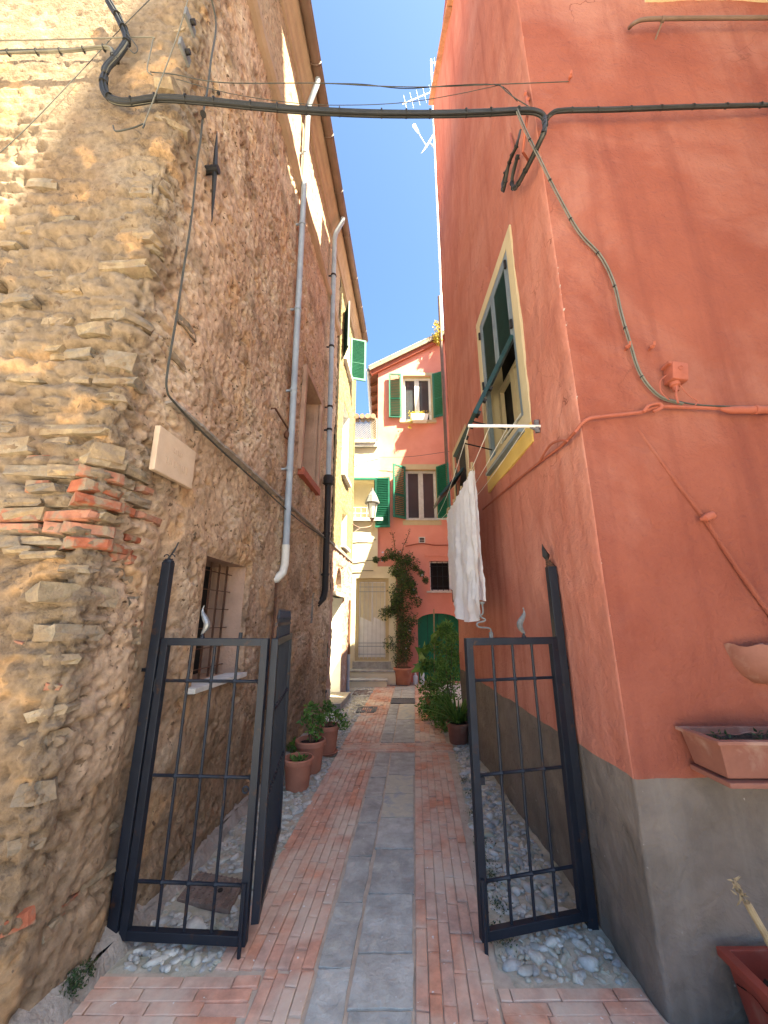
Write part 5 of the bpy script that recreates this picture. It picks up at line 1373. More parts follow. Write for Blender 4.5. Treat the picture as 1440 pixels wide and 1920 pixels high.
bundle('cable_bundle', 'cable bundle along the upper street front of the red house', [at_y(1022, 228, 2.03), at_y(1032, 214, 2.0), at_y(1055, 207, 2.0), at_y(1150, 205, 2.0), at_y(1300, 200, 2.0), at_y(1470, 196, 2.0)], 5, .0085, .012, ['cable_dk', 'cable'], .2, 5)
def rpt(px, py, o=.04): return at_r(px, py, o)
bundle('cable_bundle', 'dark cable loop turning the red house corner, farther end', [at_y(1020, 222, 2.0), rpt(1022, 240, .05), rpt(1010, 270, .08), rpt(985, 320, .1), rpt(966, 352, .08), rpt(960, 340, .05), rpt(972, 290, .04)], 5, .009, .012, ['cable_dk', 'cable'], .12, 6)
bundle('cable_bundle', 'smaller dark cable loop hanging from the red house bracket', [rpt(976, 245, .06), rpt(968, 275, .1), rpt(955, 305, .1), rpt(946, 350, .1), rpt(943, 358, .08), rpt(944, 335, .05), rpt(962, 285, .04)], 3, .009, .010, ['cable_dk', 'cable'], .15, 7)
bundle('cable_bundle', 'pale cables running down the red house corner to the junction box', [at_y(968, 205, 1.97), at_y(985, 245, 1.97), at_y(1010, 295, 1.98), at_y(1045, 365, 2.02), at_y(1085, 435, 2.045), at_y(1125, 480, 2.05), at_y(1150, 530, 2.05), at_y(1165, 590, 2.05), at_y(1180, 640, 2.05), at_y(1200, 700, 2.05), at_y(1235, 742, 2.05), at_y(1280, 758, 2.04)], 4, .0042, .008, ['cable_lt', 'cable', 'cable_lt'], .3, 8)
BR = thing('cable_bracket', 'rusty painted iron bracket holding cables at the red house corner', 'bracket', rpt(985, 200, 0))
m = MB(); m.tube([rpt(985, 172, .02), rpt(990, 205, .08), rpt(980, 285, .08), rpt(990, 300, .0)], .011, 6); m.build('arm', M['redpaint'], BR); m = MB(); m.bar(rpt(957, 250, .0), rpt(962, 285, .06), .014); m.build('brace', M['redpaint'], BR)
for k, (px, py) in enumerate(((985, 176), (990, 186))): q = MB(); q.tube([rpt(px, py, -.02), rpt(px, py, .05)], .012, 8); q.build('bolt', M['redpaint'], BR)
def wire(name, label, pts, r, mat, cat='wire', n=6, group=None, parent=None):
    m = MB(); m.tube(spline(pts, 6), r, n); o = m.build(name, M[mat], parent, smooth=True)
    if parent is None: tag(o, label, cat, group)
    return o
wire('wire', 'twisted thin wire above the thick bundle across the alley', [at_y(282, 135, 1.83), at_y(330, 140, 1.8), at_y(420, 155, 1.82), at_y(600, 156, 1.86), at_y(700, 161, 1.9), at_y(800, 163, 1.94), at_y(935, 158, 1.98), at_y(1066, 153, 2.02)], .0035, 'cable')
wire('wire', 'second thin wire wound around the twisted one across the alley', [at_y(600, 156, 1.87), at_y(680, 158, 1.9), at_y(760, 166, 1.94), at_y(850, 160, 1.95), at_y(935, 160, 1.98), at_y(970, 190, 1.99)], .003, 'cable_dk')
wire('wire', 'sagging thin wire just above the thick bundle', [at_y(330, 148, 1.8), at_y(430, 175, 1.82), at_y(560, 194, 1.86), at_y(660, 197, 1.9), at_y(760, 192, 1.94), at_y(850, 178, 1.97), at_y(935, 160, 1.99)], .0025, 'cable')
wire('wire', 'straight taut steel wire rising in front of the stone corner', [at_y(268, 238, 1.80), at_y(300, 155, 1.77), at_y(335, 60, 1.73), at_y(352, 0, 1.70), at_y(362, -40, 1.70)], .0045, 'cable_lt')
wire('wire', 'dark wire slanting across the sunlit street front', [at_y(-20, 305, 1.83), at_y(60, 230, 1.83), at_y(160, 125, 1.83), at_y(225, 55, 1.83), at_y(300, -20, 1.83)], .003, 'cable')
wire('wire', 'thin wire above the grey cable bundle on the sunlit front', [at_y(-20, 76, 1.82), at_y(70, 75, 1.82), at_y(180, 72, 1.82), at_y(280, 70, 1.82), at_y(286, 78, 1.82), at_y(276, 128, 1.82), at_y(284, 140, 1.82)], .0045, 'cable_lt')
wire('wire', 'looped wire tail beside the cable bend', [at_y(236, 62, 1.79), at_y(250, 78, 1.79), at_y(258, 92, 1.79), at_y(252, 100, 1.79), at_y(240, 90, 1.79)], .0035, 'cable')
wire('wire', 'small wire hook below the cable bend', [at_y(212, 236, 1.83), at_y(218, 246, 1.80), at_y(248, 240, 1.80), at_y(270, 232, 1.80), at_y(268, 240, 1.80)], .005, 'cable')
wire('wire', 'bracing wire between the twisted wire and the bundle at the red corner', [at_y(935, 158, 1.98), at_y(960, 180, 1.98), at_y(1000, 205, 1.99)], .004, 'cable')
wire('wall_cable', 'long thin cable stepping down the stone wall and along the ledge', [at_l(392, -20, .07), at_l(405, 45, .07), at_l(396, 110, .08), at_l(390, 160, .08), at_l(381, 215, .09), at_l(376, 262, .08), at_l(370, 300, .08), at_l(360, 400, .08), at_l(345, 500, .08), at_l(330, 600, .08), at_l(315, 690, .08), at_l(313, 730, .08), at_l(330, 758, .08), at_l(400, 830, .09), at_l(470, 894, .09), at_l(560, 975, .09), at_l(612, 1010, .09)], .0075, 'cable', 'cable')
m = MB(); m.tube([at_l(381, 214, .04), at_l(381, 214, .11)], .022, 10); tag(m.build('wire_ring', M['ironrough']), 'small iron ring holding the cable on the stone wall', 'ring')
m = MB(); m.tube([at_l(410, 173, .0), at_l(410, 175, .10)], .014, 8); tag(m.build('iron_peg', M['ironrough']), 'short iron peg high on the stone wall beside the cable', 'peg')
wire('wire', 'thin wire strung across the front of the salmon house', [at_y(660, 854, YC - .15), at_y(710, 857, YE - .15), at_y(770, 856, YE - .15), at_y(845, 846, YE - .15)], .006, 'cable')
wire('wall_conduit', 'red painted conduit climbing along the red alley wall', [rpt(905, 955, .03), rpt(960, 908, .035), rpt(1010, 868, .035), rpt(1050, 838, .035), rpt(1080, 808, .04)], .011, 'redpaint', 'conduit')
wire('wall_conduit', 'red painted conduit rounding the corner towards the junction box', [rpt(1078, 810, .04), at_y(1100, 787, 2.03), at_y(1130, 781, 2.04), at_y(1200, 773, 2.04), at_y(1235, 763, 2.04), at_y(1290, 764, 2.04), at_y(1355, 766, 2.04)], .011, 'redpaint', 'conduit')
wire('wall_conduit', 'short red painted conduit loop below the alley window', [rpt(1010, 868, .05), rpt(1030, 836, .06), rpt(1050, 826, .06), rpt(1064, 826, .05)], .008, 'redpaint', 'conduit')
wire('wall_conduit', 'curled loop of red painted conduit left of the junction box', [at_y(1206, 772, 2.03), at_y(1218, 760, 2.02), at_y(1236, 757, 2.02), at_y(1240, 764, 2.02), at_y(1225, 772, 2.03)], .010, 'redpaint', 'conduit')
m = MB(); m.tube([at_y(1352, 766, 2.04), at_y(1368, 769, 2.03), at_y(1380, 769, 2.03), at_y(1480, 768, 2.03)], [.011, .022, .024, .024], 12); m.tube([at_y(1413, 769, 2.03), at_y(1418, 769, 2.03)], .029, 12); tag(m.build('wall_pipe', M['redpaint'], smooth=True), 'thick red painted pipe running out right of the junction box', 'pipe')
wire('wall_cable', 'thin cable clipped along the top of the red pipe', [at_y(1240, 745, 2.05), at_y(1300, 758, 2.04), at_y(1370, 762, 2.02), at_y(1480, 762, 2.02)], .005, 'cable', 'cable')
# junction box
JB = thing('junction_box', 'red painted junction box with cable gland on the red house front', 'junction box', at_y(1265, 705, YRF))
c = at_y(1267, 702, 2.03); ax = (Vector((.985, 0, -.17)), Vector((0, 1, 0)), Vector((.17, 0, .985)))
m = MB(); m.box(c, (.095, .085, .12), ax); m.build('case', M['redpaint'], JB, bevel=.012, smooth=True)
m = MB(); m.tube([c - ax[1] * .0445 + ax[2] * .015 + Vector((.014 * math.cos(a), 0, .014 * math.sin(a))) for a in np.linspace(.6, 5.8, 12)], .0025, 5); m.build('raised_mark', M['redpaint'], JB)
m = MB(); m.lathe(c - ax[2] * .115, [(.016, 0), (.016, .03), (.028, .035), (.028, .055)], 10); m.build('gland', M['redpaint'], JB, smooth=True)
m = MB(); m.box(c + ax[0] * -.05 + ax[2] * .05, (.03, .07, .015), ax); m.build('lug', M['redpaint'], JB)
for k, pts in enumerate(([(1268, 725), (1268, 742), (1272, 756)], [(1275, 722), (1290, 740), (1308, 752), (1303, 760)], [(1250, 703), (1238, 715), (1240, 735), (1255, 750)])):
    wire('lead', None, [at_y(a, b, 2.0) for a, b in pts], .006 if k == 0 else .003, 'redpaint', parent=JB)
for (px, py, lab) in ((1172, 656, 'left of the pale cables'), (1217, 656, 'right of the pale cables'), (1066, 153, 'at the end of the twisted wire')):
    m = MB(); p = at_y(px, py, YRF); m.tube([p + Vector((0, .03, 0)), p - Vector((0, .05, 0)), p - Vector((0, .055, -.018))], .008, 6); m.lathe(p - Vector((0, .03, .012)), [(.004, 0), (.015, .006), (.015, .018), (.004, .024)], 8); tag(m.build('wall_hook', M['redpaint']), f'small red painted hook {lab}', 'hook')
# diagonal painted pipe with a lump
DP = thing('wall_pipe', 'slanting half buried red painted pipe with a lumpy joint', 'pipe', at_y(1322, 972, YRF))
m = MB(); m.tube(spline([at_y(1192, 800, YRF + .012), at_y(1250, 880, YRF + .002), at_y(1320, 972, YRF - .008), at_y(1380, 1062, YRF - .012), at_y(1460, 1175, YRF - .012)], 6), [.004] * 3 + [.008] * 3 + [.012] * 30, 8) if False else m.tube(spline([at_y(1192, 800, YRF + .010), at_y(1250, 880, YRF + .002), at_y(1320, 972, YRF - .006), at_y(1380, 1062, YRF - .01), at_y(1460, 1175, YRF - .01)], 6), .0125, 8)
m.build('pipe', M['red'], DP, smooth=True)
p = at_y(1324, 970, YRF - .02); m = MB(); m.tube([p + Vector((-.035, 0, -.012)), p + Vector((-.02, -.02, -.008)), p + Vector((.01, -.025, .004)), p + Vector((.03, -.01, .022))], [.008, .022, .024, .01], 10); m.build('joint', M['redpaint'], DP, smooth=True)
# top pipe on the red front
TP = thing('wall_pipe', 'dark horizontal pipe high on the red house front with bent end', 'pipe', at_y(1240, 36, YRF))
m = MB(); m.tube(spline([at_y(1180, 52, YRF - .02), at_y(1188, 44, YRF - .06), at_y(1205, 37, YRF - .08), at_y(1240, 35, YRF - .08), at_y(1330, 34, YRF - .08), at_y(1500, 33, YRF - .08)], 6), .015, 10); m.build('pipe', M['copper'], TP, smooth=True)
m = MB(); p = at_y(1243, 36, YRF - .08); m.tube([p + Vector((-.012, 0, 0)), p + Vector((.012, 0, 0))], .02, 10); m.bar(p, p + Vector((-.02, .1, -.08)), .01); m.build('clip', M['copper'], TP)

# ================================================================== WASHING
CA = thing('clothes_airer', 'white metal clothes line arm with strung lines under the red house window', 'clothes line', wall_r(2.6, 2.97))
za, yfar = 2.97, 5.9
A0, A1 = wall_r(2.6, za, .0), Vector((.625, 2.6, za + .005))
m = MB(); m.tube([A0, A1], .012, 10); m.build('arm', M['white'], CA, smooth=True)
m = MB(); m.bar(A0 + Vector((-.03, 0, -.05)), A0 + Vector((-.03, 0, .05)), .02, .03); m.bar(A0 + Vector((-.02, 0, -.04)), A0 + Vector((-.09, 0, 0)), .012); m.build('wall_plate', M['silver'], CA)
B0, B1 = wall_r(yfar, 3.10), Vector((.80, yfar, 3.10))
m = MB(); m.tube([B0, B1], .012, 10); m.build('arm', M['white'], CA, smooth=True)
lines = []
for k, f in enumerate((.02, .3, .55, .8)):
    p, q = A1.lerp(A0, f), B1.lerp(B0, f); pts = [p.lerp(q, i / 12) - Vector((0, 0, .09 * math.sin(math.pi * i / 12) * (1 if k != 1 else 1.2))) for i in range(13)]
    lines.append(pts); m = MB(); m.tube(pts, .0028, 5); m.build('line', M['white'], CA)
# sheet folded over the second line
def line_at(y):
    p, q = A1.lerp(A0, .3), B1.lerp(B0, .3); t = (y - p.y) / (q.y - p.y); return p.lerp(q, t) - Vector((0, 0, .108 * math.sin(math.pi * t)))
SHT = thing('sheet', 'white cotton sheet hanging folded over the washing line', 'sheet', line_at(4.2))
def hang(yA, yB, drop, side, nm, seed, ph):
    rr = np.random.RandomState(seed); nu, nv = 90, 70; V = []
    for j in range(nv):
        v = j / (nv - 1)
        for i in range(nu):
            u = i / (nu - 1); y = yA + (yB - yA) * u
            top = line_at(y); dr = drop(u); z = top.z + .004 - dr * v
            w = v ** .7
            off = .022 * math.sin(u * 21 + ph) * w + .032 * math.sin(u * 8.5 + 1.3 * ph) * w + .014 * math.sin(u * 47 + 2 * v + ph)
            pinch = 1 - .10 * v * (1 if u < .5 else .6)
            yy = y + (u - .5) * -.12 * v + .02 * math.sin(9 * v + ph) * v
            V.append((top.x + side * (.004 + .035 * w) + off, yy, z - .012 * abs(math.sin(u * math.pi * 4)) * (1 - v)))
    V = np.array(V); V[:, 0] += fbm(V, 13, 2, seed) * .010 + fbm(V, 5, 2, seed + 3) * .02 * np.clip((line_at(4).z - V[:, 2]), 0, 1)
    m = MB(); m.add(V.tolist(), [(j * nu + i, j * nu + i + 1, (j + 1) * nu + i + 1, (j + 1) * nu + i) for j in range(nv - 1) for i in range(nu - 1)])
    o = m.build(nm, M['cloth'], SHT, fix=False)
    for p in o.data.polygons: p.use_smooth = True
    return o
hang(3.30, 5.12, lambda u: 1.38 + .02 * math.sin(u * 3) - .36 * u ** 2.2 - .06 * (1 - u) ** 6, -1, 'near_fold', 5, .4)
hang(3.34, 5.05, lambda u: 1.20 - .25 * u, 1, 'back_fold', 9, 2.1)
for k, y in enumerate((3.32, 3.46, 3.95, 4.5, 5.0, 5.1)):
    p = line_at(y); m = MB(); m.bar(p + Vector((-.012, 0, -.03)), p + Vector((-.006, 0, .05)), .012, .012); m.bar(p + Vector((.012, 0, -.03)), p + Vector((.006, 0, .05)), .012, .012)
    tag(m.build('clothes_peg', M['cane']), ('nearest', 'second nearest', 'third nearest', 'fourth nearest', 'second farthest', 'farthest')[k] + ' of the wooden clothes pegs along the top of the white sheet', 'clothes peg', 'pegs on the sheet')

# ================================================================== LANTERN, ANTENNA
LN = thing('street_lantern', 'four sided street lantern on a bracket in front of the loggia', 'lantern', at_y(697, 985, 10.05))
yl = 10.05
cx = at_y(698, 940, yl).x; zt_, zr_, zg, zbm = at_y(698, 922, yl).z, at_y(698, 943, yl).z, at_y(698, 967, yl).z, at_y(698, 972, yl).z
m = MB(); m.lathe((cx, yl, zt_), [(.05, -.02), (.055, .03), (.03, .05), (.035, .09), (.01, .11)], 8); m.build('vent_cap', M['plate_grey'], LN)
m = MB(); m.lathe((cx, yl, zr_), [(.19, -.03), (.205, 0), (.19, .03), (.13, (zt_ - zr_) * .6), (.06, zt_ - zr_)], 8); m.build('hood', M['plate_grey'], LN)
m = MB(); m.lathe((cx, yl, zbm), [(.075, 0), (.145, zr_ - zbm - .03)], 8); g_ = m.build('glass', M['glass'], LN)
gm_ = M['lampglass'] = pmat('lantern_glass', (.75, .78, .78), (.7, .72, .72), scale=3, rough=.15, bump=0, trans=.6); g_.data.materials.clear(); g_.data.materials.append(gm_)
for k in range(4):
    a = math.pi / 4 + k * math.pi / 2; m = MB(); m.bar((cx + .08 * math.cos(a), yl + .08 * math.sin(a), zbm), (cx + .155 * math.cos(a), yl + .155 * math.sin(a), zr_ - .02), .014); m.build('rib', M['copper'], LN)
m = MB(); m.lathe((cx, yl, zbm - .12), [(.01, 0), (.03, .03), (.05, .09), (.08, .12)], 8); m.build('base', M['copper'], LN)
m = MB(); e = wall_l(9.7, zbm - .22, 0); m.tube(spline([e, Vector((e.x + .2, 9.85, zbm - .3)), Vector((cx - .05, yl, zbm - .22)), Vector((cx, yl, zbm - .1))], 5), .016, 8); m.tube(spline([e - Vector((0, 0, .3)), Vector((e.x + .2, 9.85, zbm - .33)), Vector((cx - .1, yl, zbm - .25))], 4), .01, 6); m.build('bracket', M['copper'], LN, smooth=True)

ya = 8.2
AN = thing('tv_antenna', 'white mast with television aerials above the red house edge', 'antenna', at_y(826, 330, ya))
q = lambda px, py: at_y(px, py, ya)
def bar_(a, b, w, nm, mat='white', p=AN): m = MB(); m.tube([a, b], w, 6); m.build(nm, M[mat], p)
bar_(q(830, 620), q(808, 112), .026, 'mast'); bar_(q(808, 118), q(830, 114), .016, 'boom'); bar_(q(755, 195), q(830, 163), .016, 'boom')
for k in range(6): c = q(760 + 12 * k, 193 - 5 * k); bar_(c + Vector((-.05, 0, .35)), c + Vector((.05, 0, -.35)), .004, 'element', 'zinc')
for k in range(3): c = q(815 + 6 * k, 120); bar_(c + Vector((0, 0, .3)), c + Vector((0, 0, -.1)), .004, 'element', 'zinc')
wire('loop', None, [q(813, 136), q(820, 134), q(828, 122)], .012, 'white', parent=AN)
SD = thing('satellite_dish', 'white satellite dish with receiver arm on the aerial mast', 'satellite dish', q(805, 275))
c = q(806, 268); ax_d = Vector((-.8, -.47, .38)).normalized(); t1 = ax_d.cross(UP).normalized(); t2 = t1.cross(ax_d); m = MB(); vs = []; n = 20
for (r, h) in ((.0, 0), (.14, .008), (.27, .03), (.37, .055)):
    for k in range(n): a = 2 * math.pi * k / n; vs.append(c + t1 * (r * .9 * math.cos(a)) + t2 * (r * math.sin(a)) + ax_d * h)
m.add(vs, [(i * n + k, i * n + (k + 1) % n, (i + 1) * n + (k + 1) % n, (i + 1) * n + k) for i in range(3) for k in range(n)]); m.build('bowl', M['white'], SD, smooth=True, fix=False)
m = MB(); m.tube([c - t2 * .3, q(779, 240)], .014, 6); m.build('arm', M['zinc'], SD)
m = MB(); m.tube([q(784, 248), q(776, 235)], [.03, .05], 8); m.build('receiver', M['white'], SD)
m = MB(); m.tube([c, q(817, 280)], .02, 6); m.build('mount', M['zinc'], SD)

# ================================================================== POTS AND PLANTS
def pot(name, label, c, r, h, mat='terra', rim=.12, cat='potted plant', soil=.12, saucer=False, group=None):
    t = thing(name, label, cat, c, group); x, y, z = c
    m = MB(); m.lathe((x, y, z + (.02 if saucer else 0)), [(r * .70, 0), (r * .74, h * .05), (r * .90, h * (1 - rim * 1.7)), (r * .92, h * (1 - rim * 1.5)), (r * 1.0, h * (1 - rim * 1.4)), (r * 1.02, h * .97), (r * .98, h), (r * .90, h), (r * .86, h * (1 - rim)), (r * .6, h * .3), (.001, h * .3)], 28)
    m.build('pot', M[mat], t, smooth=True)
    m = MB(); n = 20; vs = [(x, y, z + h * (1 - soil) + .012)]
    for rr_ in (.5, .87):
        for k in range(n): a = 2 * math.pi * k / n; vs.append((x + r * rr_ * math.cos(a), y + r * rr_ * math.sin(a), z + h * (1 - soil) + random.uniform(-.006, .008)))
    fs = [(0, 1 + k, 1 + (k + 1) % n) for k in range(n)] + [(1 + k, 1 + n + k, 1 + n + (k + 1) % n, 1 + (k + 1) % n) for k in range(n)]
    m.add(vs, fs); m.build('soil', M['soil'], t, fix=False)
    if saucer: m = MB(); m.lathe((x, y, z), [(r * .8, 0), (r * .95, .03), (r * .9, .035), (r * .7, .022)], 24); m.build('saucer', M[mat], t, smooth=True)
    return t
def leaves(m, pts, size, rr, up=.4, asp=.5):
    """leaf-shaped folded faces at pts"""
    for p in pts:
        s = size * rr.uniform(.6, 1.25)
        d = Vector((rr.gauss(0, 1), rr.gauss(0, 1), rr.gauss(up, .7))).normalized(); n = d.cross(Vector((rr.gauss(0, 1), rr.gauss(0, 1), rr.gauss(0, 1)))).normalized(); b = n.cross(d)
        p = Vector(p)
        m.add([p, p + d * s * .35 + n * s * asp * .5 + b * s * .06, p + d * s + b * -s * .1, p + d * s * .35 - n * s * asp * .5 + b * s * .06, p + d * s * .5 - b * s * .05], [(0, 1, 4), (1, 2, 4), (2, 3, 4), (3, 0, 4)])
def foliage(name, mat, parent, fn, n, size, seed, up=.4, asp=.5):
    rr = random.Random(seed); m = MB(); leaves(m, [fn(rr) for _ in range(n)], size, rr, up, asp)
    return tag(m.build(name, M[mat], parent, fix=False), kind='stuff')
def blob(cs_):
    """random point in a set of (centre, radius) clumps, denser near their skin"""
    def f(rr):
        c, r = rr.choice(cs_); v = Vector((rr.gauss(0, 1), rr.gauss(0, 1), rr.gauss(0, 1))).normalized(); return Vector(c) + v * (r if not isinstance(r, tuple) else 1) * (rr.random() ** .45)
    return f
def twigs(parent, base, tips, r, mat='stem', name='stem'):
    rr = random.Random(5)
    for tip in tips:
        b = Vector(base); tip = Vector(tip); mid = b.lerp(tip, .5) + Vector((rr.gauss(0, .02), rr.gauss(0, .02), 0)); m = MB(); m.tube(spline([b, mid, tip], 4), [r * (1 - .75 * i / 8) for i in range(9)], 6); m.build(name, M[mat], parent, smooth=True)
# three pots by the left wall
g0 = at_z(557, 1478); g1 = at_z(580, 1446); g2 = at_z(612, 1413)
pot_a = pot('flower_pot', 'nearest terracotta pot by the left wall with only a low sprout', (g0.x, g0.y, 0), .148, .27, soil=.22)
foliage('sprout', 'leaf', pot_a, blob([((g0.x, g0.y, .235), .06), ((g0.x + .03, g0.y - .02, .24), .05), ((g0.x - .05, g0.y + .02, .235), .04)]), 70, .05, 1, 1.0)
pot_b = pot('flower_pot', 'middle and widest of the three terracotta pots by the left wall', (g1.x, g1.y, 0), .165, .31, soil=.15)
cl = [((g1.x + .02, g1.y, .46), .10), ((g1.x - .07, g1.y + .02, .52), .08), ((g1.x + .05, g1.y - .02, .38), .09), ((g1.x - .02, g1.y + .05, .62), .06), ((g1.x + .1, g1.y, .5), .06)]
foliage('foliage', 'leaf', pot_b, blob(cl), 320, .055, 2); twigs(pot_b, (g1.x, g1.y, .25), [c for c, r in cl], .009)
pot_c = pot('flower_pot', 'farthest of the three pots by the left wall, bushy on a saucer', (g2.x, g2.y, 0), .15, .30, soil=.1, saucer=True)
cl = [((g2.x + .02, g2.y, .42), .13), ((g2.x + .15, g2.y - .03, .40), .10), ((g2.x - .12, g2.y, .42), .09), ((g2.x + .22, g2.y - .05, .32), .07), ((g2.x, g2.y + .05, .50), .08)]
foliage('foliage', 'leaf', pot_c, blob(cl), 420, .05, 3); twigs(pot_c, (g2.x, g2.y, .25), [c for c, r in cl], .008)
# weeds at the wall foot
for (px, py, lab) in ((205, 1425 + 390, 'dark moss tuft at the foot of the stone wall near the post'),):
    p = at_l(150, 1800, .06); o = foliage('moss_tuft', 'leaf_dk', None, blob([((p.x, p.y, .06), .05), ((p.x, p.y + .06, .05), .04), ((p.x + .01, p.y - .05, .07), .04)]), 700, .016, 7, .5, .45); tag(o, lab, 'moss')
p = at_l(545, 1400, .08); o = foliage('weed', 'leaf', None, blob([((p.x + .03, p.y, .12), .08), ((p.x + .02, p.y + .1, .1), .07)]), 130, .05, 8, .9); tag(o, 'light green weed at the wall foot behind the pots', 'weed')

# moss between the right hand cobbles
mp_ = [((.46 + KL * y + random.uniform(-.05, .05), y, .004), .035) for y in (2.5, 2.75, 3.0, 3.15, 3.4, 3.8, 4.2, 4.5)]
o = foliage('moss', 'leaf_dk', None, lambda rr: (lambda c: Vector((c[0][0] + rr.gauss(0, .03), c[0][1] + rr.gauss(0, .05), .006 + rr.random() * .012)))(rr.choice(mp_)), 900, .014, 9, .9, .5); tag(o, 'patches of green moss between the cobbles beside the brick edge', 'moss', kind='stuff')
# right hand: spider plant pot and the taller bush behind it
g = at_z(860, 1398); SPx, SPy = g.x + .02, g.y + .12
pt = pot('flower_pot', 'round terracotta pot with strappy leaves behind the right gate leaf', (SPx, SPy, 0), .155, .25, 'terraplastic', soil=.1)
rr = random.Random(4); m = MB()
for k in range(130):
    a = rr.uniform(0, 6.28); ln = rr.uniform(.25, .5); el = rr.uniform(.5, 1.35); d = Vector((math.cos(a), math.sin(a), 0)); b = Vector((SPx, SPy, .24)) + d * rr.uniform(0, .07); side = d.cross(UP); prev = None
    w = rr.uniform(.008, .014)
    pts = [b + d * (ln * s * math.cos(el)) * (1 + .4 * s) + UP * (ln * math.sin(el) * s - .32 * ln * s * s * (1.6 - el)) for s in (0, .3, .6, .85, 1.0)]
    ws = [w * .7, w, w, w * .7, .001]
    base = len(m.v); 
    m.add([q_ for p_, w_ in zip(pts, ws) for q_ in (p_ - side * w_, p_ + side * w_)], [(2 * i, 2 * i + 1, 2 * i + 3, 2 * i + 2) for i in range(4)])
tag(m.build('strap_leaves', M['leaf'], pt, fix=False), kind='stuff')
b2 = (SPx - .02, SPy + .62, 0)
pt = pot('flower_pot', 'tall leafy shrub in a pot half hidden behind the strappy plant', b2, .17, .3, soil=.1)
cl = [((b2[0] + dx, b2[1] + dy, z), r) for dx, dy, z, r in ((0, 0, .5, .2), (-.12, -.05, .4, .17), (.1, .05, .75, .17), (-.03, 0, .9, .16), (.05, .1, 1.1, .14), (.1, 0, 1.3, .13), (.02, .02, 1.45, .1), (-.1, 0, .7, .14), (.15, .1, 1.0, .15), (-.15, -.15, .25, .13))]
foliage('foliage', 'leaf', pt, blob(cl), 2800, .065, 12, .6, .32); twigs(pt, (b2[0], b2[1], .25), [c for c, r in cl], .010)
b3 = (SPx - .12, SPy + 1.35, 0)
pt = pot('flower_pot', 'loose broad leaved plant tied to a stake in front of the green door', b3, .17, .3, soil=.1)
cl = [((b3[0] + dx, b3[1] + dy, z), r) for dx, dy, z, r in ((0, 0, .55, .2), (-.15, 0, .45, .16), (.1, 0, .8, .16), (-.12, 0, .8, .12), (.05, 0, 1.1, .14), (.15, 0, 1.35, .12), (-.1, -.1, .25, .2), (-.2, -.2, .15, .14))]
foliage('foliage', 'leaf', pt, blob(cl), 1600, .07, 13, .6, .4); foliage('broad_leaves', 'leaf', pt, blob([((b3[0] - .18, b3[1], 1.0), .12), ((b3[0] - .15, b3[1], .8), .1), ((b3[0] - .02, b3[1], 1.15), .1)]), 22, .24, 14, .5, .55); twigs(pt, (b3[0], b3[1], .25), [c for c, r in cl], .010)
m = MB(); m.tube([(b3[0] - .02, b3[1] - .05, .2), (b3[0] + .02, b3[1], 1.75)], .012, 6); m.build('stake', M['cane'], pt)
b4 = (SPx - .08, SPy + .95, 0)
o = foliage('ground_plant', 'leaf', None, blob([((b4[0] - .12, b4[1] - .2, .14), .16), ((b4[0] - .05, b4[1] - .5, .12), .13), ((b4[0], b4[1] + .1, .2), .16)]), 520, .06, 15, .8, .35); tag(o, 'low green plants at the foot of the potted shrubs on the right', 'plant')

# big pot with vine against the cream house corner
vp = at_y(756, 1276, YC - .28); vx, vy = vp.x, YC - .30
pt = pot('climbing_plant', 'big terracotta pot with a tall dense vine climbing the salmon house', (vx, vy, 0), .245, .40, rim=.10, soil=.06)
cl = []; rr = random.Random(9)
for k in range(46):
    z = .55 + 2.75 * (k / 45) ** .95; sp = (.13 + .16 * math.sin(min(1, k / 34) * math.pi)) if k < 38 else .24
    cl.append(((vx + max(-1.5 * sp, min(1.5 * sp, rr.gauss(0, sp))) + .02 * math.sin(k), vy + .12 + rr.gauss(0, .06), z), rr.uniform(.15, .24)))
ex_ = [(705, 1050), (722, 1048), (735, 1045), (765, 1055), (780, 1066), (790, 1075), (797, 1088), (775, 1095), (775, 1110), (740, 1075)]
for (px, py) in ex_: c = at_y(px, py, YC - .15); cl.append(((c.x, YC - .16, c.z), .09))
foliage('foliage', 'leaf_dk', pt, blob(cl), 9500, .055, 16, .2, .5)
foliage('foliage', 'leaf', pt, blob(cl), 1800, .05, 17, .2, .5)
foliage('flowers', 'petal', pt, blob(cl), 26, .075, 18, .3, .9)
for k in range(5): m = MB(); m.tube(spline([(vx + .05 * (k - 2), vy, .38), (vx + .03 * (k - 2) + rr.gauss(0, .03), vy + .1, 1.2), (vx + rr.gauss(0, .06), vy + .14, 2.2), (vx + rr.gauss(0, .1), vy + .15, 3.1)], 5), .017, 6); m.build('stem', M['stem'], pt, smooth=True)
for k, tp in enumerate(([(742, 1052), (740, 1030), (738, 1010), (735, 998)], [(752, 1045), (756, 1025), (763, 1010), (768, 995)], [(735, 1042), (720, 1045), (708, 1050)], [(770, 1060), (785, 1070), (800, 1092)])):
    wire('tendril', None, [at_y(a, b, YC - .1) for a, b in tp], .008, 'stem', parent=pt)
    pl = [at_y(a, b, YC - .12) for a, b in tp]; foliage('tendril_leaves', 'leaf_dk', pt, blob([(p, .06) for p in spline(pl, 4)]), 60, .05, 30 + k, .2)
